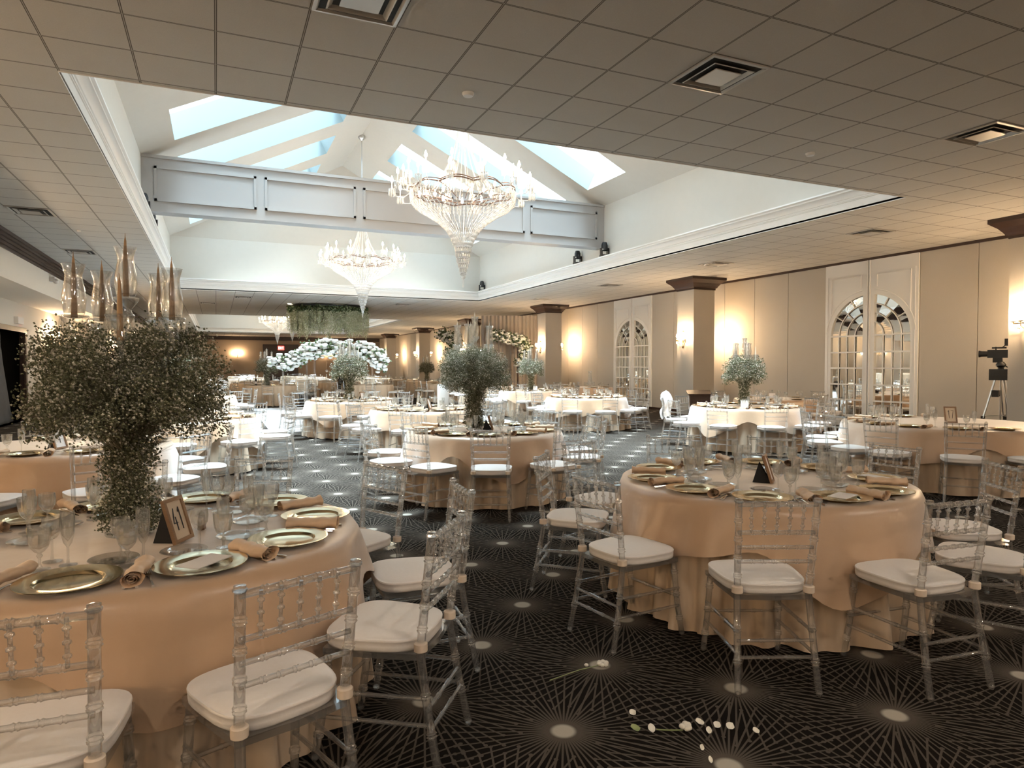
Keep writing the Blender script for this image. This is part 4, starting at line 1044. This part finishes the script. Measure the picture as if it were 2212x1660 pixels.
a, g = roses(gp, .31, 460, .088, 4, 700); build(a, 'white_roses', M['rose'], t, 60); build(g, 'greenery', M['leaf'], t, False)
for x, y, z in ((2.1, 24.22, 1.6), (2.84, 23.9, 1.95), (3.1, 23.79, 2.05), (4.9, 23.0, 1.9)):
    b = MB(); b.box((x, y, z / 2 + .011), (.06, .06, z - .022)); build(b, 'clear_stand', M['acrylic'], t, False)
for k in range(7):
    x, y, z = 2.2 + .42 * k, 24.1 - .18 * k, 1.35 - .12 * (k % 3); b = MB(); b.tube([(x, y, z), (x, y, 1.9 if k > 1 else 1.62)], .003, 4); b.ball((x, y, z), .045, 8, 6); build(b, 'hanging_bauble', M['glass'], t)
t = thing('wall_garland', 'white rose garland with branches left of the draped backdrop', 'flower arrangement', (0, 0, 0))
a, g = roses([(9.78, 30.72, 3.05), (10.08, 30.59, 2.9), (10.5, 30.4, 2.7), (10.27, 30.48, 2.2), (10.5, 30.4, 1.7), (10.5, 30.4, .9)], .36, 190, .08, 8, 700); build(a, 'white_roses', M['rose'], t, 60); build(g, 'greenery', M['leaf'], t, False)
b = MB(); b.tube([(10.45, 30.55, .0), (10.45, 30.55, 2.9)], .04, 8); build(b, 'stand', M['darkwood'], t)
t = thing('wall_garland', 'curved garland of cream roses in front of the draped backdrop', 'flower arrangement', (0, 0, 0))
a, g = roses([(11.3, 27.85, 2.95), (11.81, 27.63, 2.8), (12.19, 27.46, 2.7), (12.57, 27.29, 2.65), (12.72, 27.23, 2.36), (12.55, 27.29, 1.94), (12.4, 27.37, 1.6)], .27, 190, .075, 9, 700); build(a, 'cream_roses', M['rose'], t, 60); build(g, 'greenery', M['leaf'], t, False)
b = MB(); b.tube([(12.4, 27.5, .0), (12.4, 27.5, 2.6)], .04, 8); build(b, 'stand', M['darkwood'], t)
b = MB(); rows = []
for z in (.03, 1., 2., 3., 3.85):
    row = []
    for k in range(90):
        u = k / 89; w = .05 * sin(u * 90) + .03 * sin(u * 41 + z)
        row.append((11.3 + 2.4 * u + .4 * w, 29.2 - 1.0 * u + .9 * w, z))
    rows.append(row)
b.rings(rows, closed=False); tag(build(b, 'draped_backdrop', M['drape2'], None, 'all'), 'taupe draped backdrop hanging between the second and third columns', 'curtain')
def blossom_canopy():
    t = thing('hanging_blossom', 'large hanging canopy of green-white blossom under the flat ceiling', 'flower arrangement', (0, 0, 0))
    rnd = random.Random(2); random.seed(2); b = MB(); g = MB(); cx, cy, hx, hy = 4.35, 29.0, 1.62, 1.15
    fr = MB()
    for z in (3.98,):
        fr.tube([(cx + hx * cos(2 * pi * k / 40), cy + hy * sin(2 * pi * k / 40), z) for k in range(41)], .03, 6)
    for k in range(4): fr.tube([(cx + .9 * cos(k * pi / 2 + .5), cy + .7 * sin(k * pi / 2 + .5), 3.95), (cx + .9 * cos(k * pi / 2 + .5), cy + .7 * sin(k * pi / 2 + .5), CZ)], .015, 6)
    for k in range(6): fr.tube([(cx + hx * cos(k * pi / 6), cy + hy * sin(k * pi / 6), 3.98), (cx - hx * cos(k * pi / 6), cy - hy * sin(k * pi / 6), 3.98)], .02, 5)
    build(fr, 'hanging_frame', M['black'], t)
    for c_ in range(190):
        a = rnd.uniform(0, 2 * pi); q = sqrt(rnd.uniform(.35, 1)); X, Y = cx + hx * q * cos(a), cy + hy * q * sin(a); Lc = rnd.uniform(.62, 1.08); top = 3.95 - rnd.uniform(0, .16) - .12 * (q > .9)
        for _ in range(rnd.randint(3, 8)):
            x, y = X + rnd.gauss(0, .06), Y + rnd.gauss(0, .06); L = Lc * rnd.uniform(.85, 1.1); n = int(L * 26)
            for i in range(n):
                u = i / n; r = .035 * (1 - .6 * u); b.octa((x + rnd.gauss(0, r), y + rnd.gauss(0, r), top - L * u), .022)
    for _ in range(2600):
        a = rnd.uniform(0, 2 * pi); q = sqrt(rnd.uniform(.1, 1.05)); g.octa((cx + hx * q * cos(a), cy + hy * q * sin(a), rnd.uniform(3.74, 3.97)), .045)
    build(b, 'blossom_strands', M['wisteria'], t, False); build(g, 'greenery', M['leaf'], t, False)
blossom_canopy()

# small items on the left wall: draped curtain in the doorway, sign
def curtain():
    b = MB(); rows = []
    for i in range(26):
        z = .03 + 2.36 * i / 25; u = z / 2.4
        cen = 20.75 + .55 * (1 - u) ** 1.6 - .1; w = .22 + .62 * (1 - u) ** .8 * (1.15 if u < .12 else 1)
        if u > .8: w = .24 + .2 * (u - .8)
        row = []
        for k in range(64):
            a = 2 * pi * k / 64; f = 1 + .11 * sin(9 * a + 3 * u) + .05 * sin(17 * a)
            row.append((XL - .32 + .13 * f * cos(a), cen + w * f * sin(a), z))
        rows.append(row)
    b.rings(rows, cap=True); return b
tag(build(curtain(), 'gathered_curtain', M['drape'], None, 'all'), 'grey gathered voile curtain hanging in the dark doorway', 'curtain')
t = thing('exit_sign', 'small white sign with red edge above the draped doorway', 'sign', (XL, 21.5, 2.72)); b = MB(); b.box((.05, 0, 0), (.10, .55, .18)); build(b, 'housing', M['white'], t, False)
b = MB(); b.box((.05, .29, 0), (.08, .03, .17)); build(b, 'red_face', M['red'], t, False)
t = thing('exit_sign', 'red lit EXIT sign above the far dark door', 'sign', (5.25, YF - .17, 3.06))
b = MB(); b.box((0, 0, 0), (.52, .06, .36)); build(b, 'red_panel', M['red'], t, False)
LET = {'E': [[(1, 0), (0, 0), (0, 1), (1, 1)], [(0, .5), (.8, .5)]], 'X': [[(0, 0), (1, 1)], [(0, 1), (1, 0)]], 'I': [[(.5, 0), (.5, 1)]], 'T': [[(0, 1), (1, 1)], [(.5, 1), (.5, 0)]]}
b = MB()
for i, chh in enumerate('EXIT'):
    for st in LET[chh]: b.tube([(-.2 + .105 * i + .075 * p[0], -.035, -.09 + .18 * p[1]) for p in st], .012, 5)
build(b, 'exit_lettering', M['signwhite'], t)
for y, lb in ((21.2, 'black speaker bracket under the left crown'),):
    b = MB(); b.box((-3.60, 19.4, 3.62), (.12, .16, .12)); b.ball((-3.52, 19.35, 3.57), .06, 10, 6); tag(build(b, 'security_camera', M['white'], None, 40), 'small white security camera on the left soffit', 'camera')

# fallen petals and a dropped stem on the carpet
rnd = random.Random(9)
def petal(x, y, s, lb, m_='petal', cat='petal'):
    b = MB(); a0 = rnd.uniform(0, 6.28); rows = []
    for j, k in enumerate((.15, .55, 1.)):
        rows.append([(s * k * cos(2 * pi * i / 12) * (1 + .15 * sin(2 * i)), s * .7 * k * sin(2 * pi * i / 12), .004 + .010 * k * k * (1 + .8 * sin(a0 + 2 * pi * i / 12))) for i in range(12)])
    b.rings(rows); b.add(rows[0], [tuple(range(12))]); tag(build(b, 'fallen_petal', M[m_], None, 'all', loc=(x, y, 0), rz=a0), lb, cat, 'fallen petals on the carpet')
for x, y, s, lb in ((1.66, 2.45, .016, 'lone white petal up-left of the fallen blossom'), (1.60, 2.34, .02, 'green-white leaf at the left end of the fallen petals'), (1.66, 2.31, .022, 'greenish petal left of the fallen blossom'),
                    (1.88, 2.27, .018, 'white petal just behind the fallen blossom'), (1.93, 2.22, .018, 'white petal right of the fallen blossom'), (1.975, 2.19, .02, 'largest white petal of the right cluster'),
                    (2.05, 2.12, .014, 'small petal farthest right on the carpet'), (1.87, 2.20, .016, 'petal just before the fallen blossom'), (1.76, 2.11, .011, 'tiny petal behind the front starburst'), (1.735, 2.03, .012, 'tiny petal touching the front starburst')):
    petal(x, y, s, lb, 'stem' if 'green-white' in lb else 'petal')
t = thing('fallen_blossom', 'crumpled white blossom lying on the carpet among petals', 'flower', (1.80, 2.255, 0)); a = MB()
for k in range(9): q = rnd.uniform(0, 6.28); a.ball((.028 * cos(q) * rnd.random(), .028 * sin(q) * rnd.random(), .014 + .012 * rnd.random()), .014, 7, 5, .8)
build(a, 'petals', M['petal'], t); b = MB(); b.tube([(-.02, 0, .006), (-.07, .02, .006), (-.12, .05, .005)], .003, 5); build(b, 'stem', M['stem'], t)
t = thing('fallen_flower', 'dropped flower with thin stem on the carpet starburst', 'flower', (1.75, 2.91, 0)); b = MB(); b.tube([(-.28, -.03, .005), (-.1, .0, .010), (.03, .01, .008)], .0022, 6); build(b, 'stem', M['stem'], t)
b = MB()
for k in range(6): b.ball((.045 + .02 * cos(k), .01 + .02 * sin(k), .014), .014, 7, 5, .7)
b.ball((-.04, .03, .012), .012, 7, 5, .7); build(b, 'petals', M['petal'], t)

# a person in black bending over one of the far tables, seen from behind
def person(x, y, rz, label):
    t = thing('person', label, 'person', (x, y, 0), rz)
    def skin(name, vs, es, rs, m_, root=0, sub=2):
        me = D2.meshes.new(name); me.from_pydata(vs, es, []); me.materials.append(m_); o = ob(name, me, t)
        sk = o.modifiers.new('skin', 'SKIN'); o.modifiers.new('sub', 'SUBSURF').levels = sub; o.modifiers['sub'].render_levels = sub
        for i, r in enumerate(rs): o.data.skin_vertices[0].data[i].radius = r if isinstance(r, tuple) else (r, r); o.data.skin_vertices[0].data[i].use_root = (i == root)
        for p in me.polygons: p.use_smooth = True
        return o
    # faces +x; torso leans forward over the table
    V = [(0, 0, .92), (.06, 0, 1.06), (.16, 0, 1.20), (.26, 0, 1.30), (.33, 0, 1.36), (.42, 0, 1.42), (.47, 0, 1.44),
         (.24, .19, 1.29), (.34, .24, 1.05), (.50, .20, .86), (.24, -.19, 1.29), (.34, -.24, 1.05), (.50, -.20, .86),
         (0, .10, .86), (.03, .11, .48), (-.02, .11, .08), (.10, .12, .03), (0, -.10, .86), (.03, -.11, .48), (-.02, -.11, .08), (.10, -.12, .03)]
    E_ = [(0, 1), (1, 2), (2, 3), (3, 4), (4, 5), (5, 6), (3, 7), (7, 8), (8, 9), (3, 10), (10, 11), (11, 12), (0, 13), (13, 14), (14, 15), (15, 16), (0, 17), (17, 18), (18, 19), (19, 20)]
    R_ = [(.15, .11), (.135, .10), (.15, .11), (.15, .10), .058, .095, .09, .07, .05, .036, .07, .05, .036, .09, .062, .042, .035, .09, .062, .042, .035]
    skin('body', V, E_, R_, M['blackcloth'])
    for s in (-1, 1):
        hv = [(.50, s * .20, .86), (.545, s * .19, .81)]; he = [(0, 1)]; hr = [.032, .030]
        for k, (dy, L) in enumerate(((-.024, .055), (-.008, .065), (.008, .062), (.022, .048))):
            i = len(hv); hv += [(.565, s * .19 + dy, .79), (.565 + L * .5, s * .19 + dy, .778), (.565 + L, s * .19 + dy, .777)]; he += [(1, i), (i, i + 1), (i + 1, i + 2)]; hr += [.010, .009, .008]
        i = len(hv); hv += [(.54, s * .15, .80), (.57, s * .135, .782)]; he += [(1, i), (i, i + 1)]; hr += [.011, .009]
        skin('hand', hv, he, hr, M['skin'], 0, 1)
    b = MB(); b.ball((.445, 0, 1.44), .105, 14, 10, 1.15); build(b, 'hair', M['hair'], t)
    f = MB(); f.ball((.485, 0, 1.425), .092, 14, 10, 1.2); f.ball((.578, 0, 1.41), .016, 6, 5); f.ball((.47, .098, 1.42), .022, 6, 5, 1.4); f.ball((.47, -.098, 1.42), .022, 6, 5, 1.4); build(f, 'face', M['skin'], t)
person(5.0, 29.62, radians(80), 'person in black clothes bending over a far table behind the rose garland')

# ------------------------------------------------------------------ camera, sky, render options
F, PXC, PYC = 1450., 1106., 830.
yaw = atan2(639., F); pitch = -atan2(40.5, F)
cam = D2.cameras.new('camera'); cam.sensor_width = 36.; cam.lens = 36. * F / 2212.; cam.clip_end = 300; cam.clip_start = .05
co = D2.objects.new('camera', cam); COL.objects.link(co); co.location = (0, 0, CAMH)
co.rotation_euler = (pi / 2 + pitch, 0, -yaw); SC.camera = co
w = D2.worlds.new('sky'); SC.world = w; w.use_nodes = True
bg = w.node_tree.nodes['Background']; t = NT(w)      # bright overcast sky: much brighter towards the zenith
sv = t.sep(t.new('ShaderNodeTexCoord').outputs['Generated'])
mr = t.new('ShaderNodeMapRange', interpolation_type='SMOOTHSTEP'); t.put(mr.inputs[0], sv[2])
mr.inputs[1].default_value = .91; mr.inputs[2].default_value = .992; mr.inputs[3].default_value = .95; mr.inputs[4].default_value = 40.
t.l.new(mr.outputs[0], bg.inputs[1]); bg.inputs[0].default_value = (.69, .885, 1., 1)
SC.view_settings.view_transform = 'Standard'; SC.view_settings.look = 'None'; SC.view_settings.gamma = 1.; SC.view_settings.exposure = 1.78
SC.view_settings.use_curve_mapping = False
c = SC.cycles
c.use_denoising = True; c.max_bounces = 10; c.diffuse_bounces = 3; c.glossy_bounces = 3; c.transmission_bounces = 7; c.transparent_max_bounces = 26
c.use_adaptive_sampling = True; c.adaptive_threshold = .055; c.adaptive_min_samples = 22
c.sample_clamp_indirect = 4.; c.caustics_reflective = False; c.caustics_refractive = False; c.blur_glossy = .5
try: c.use_light_tree = True
except Exception: pass
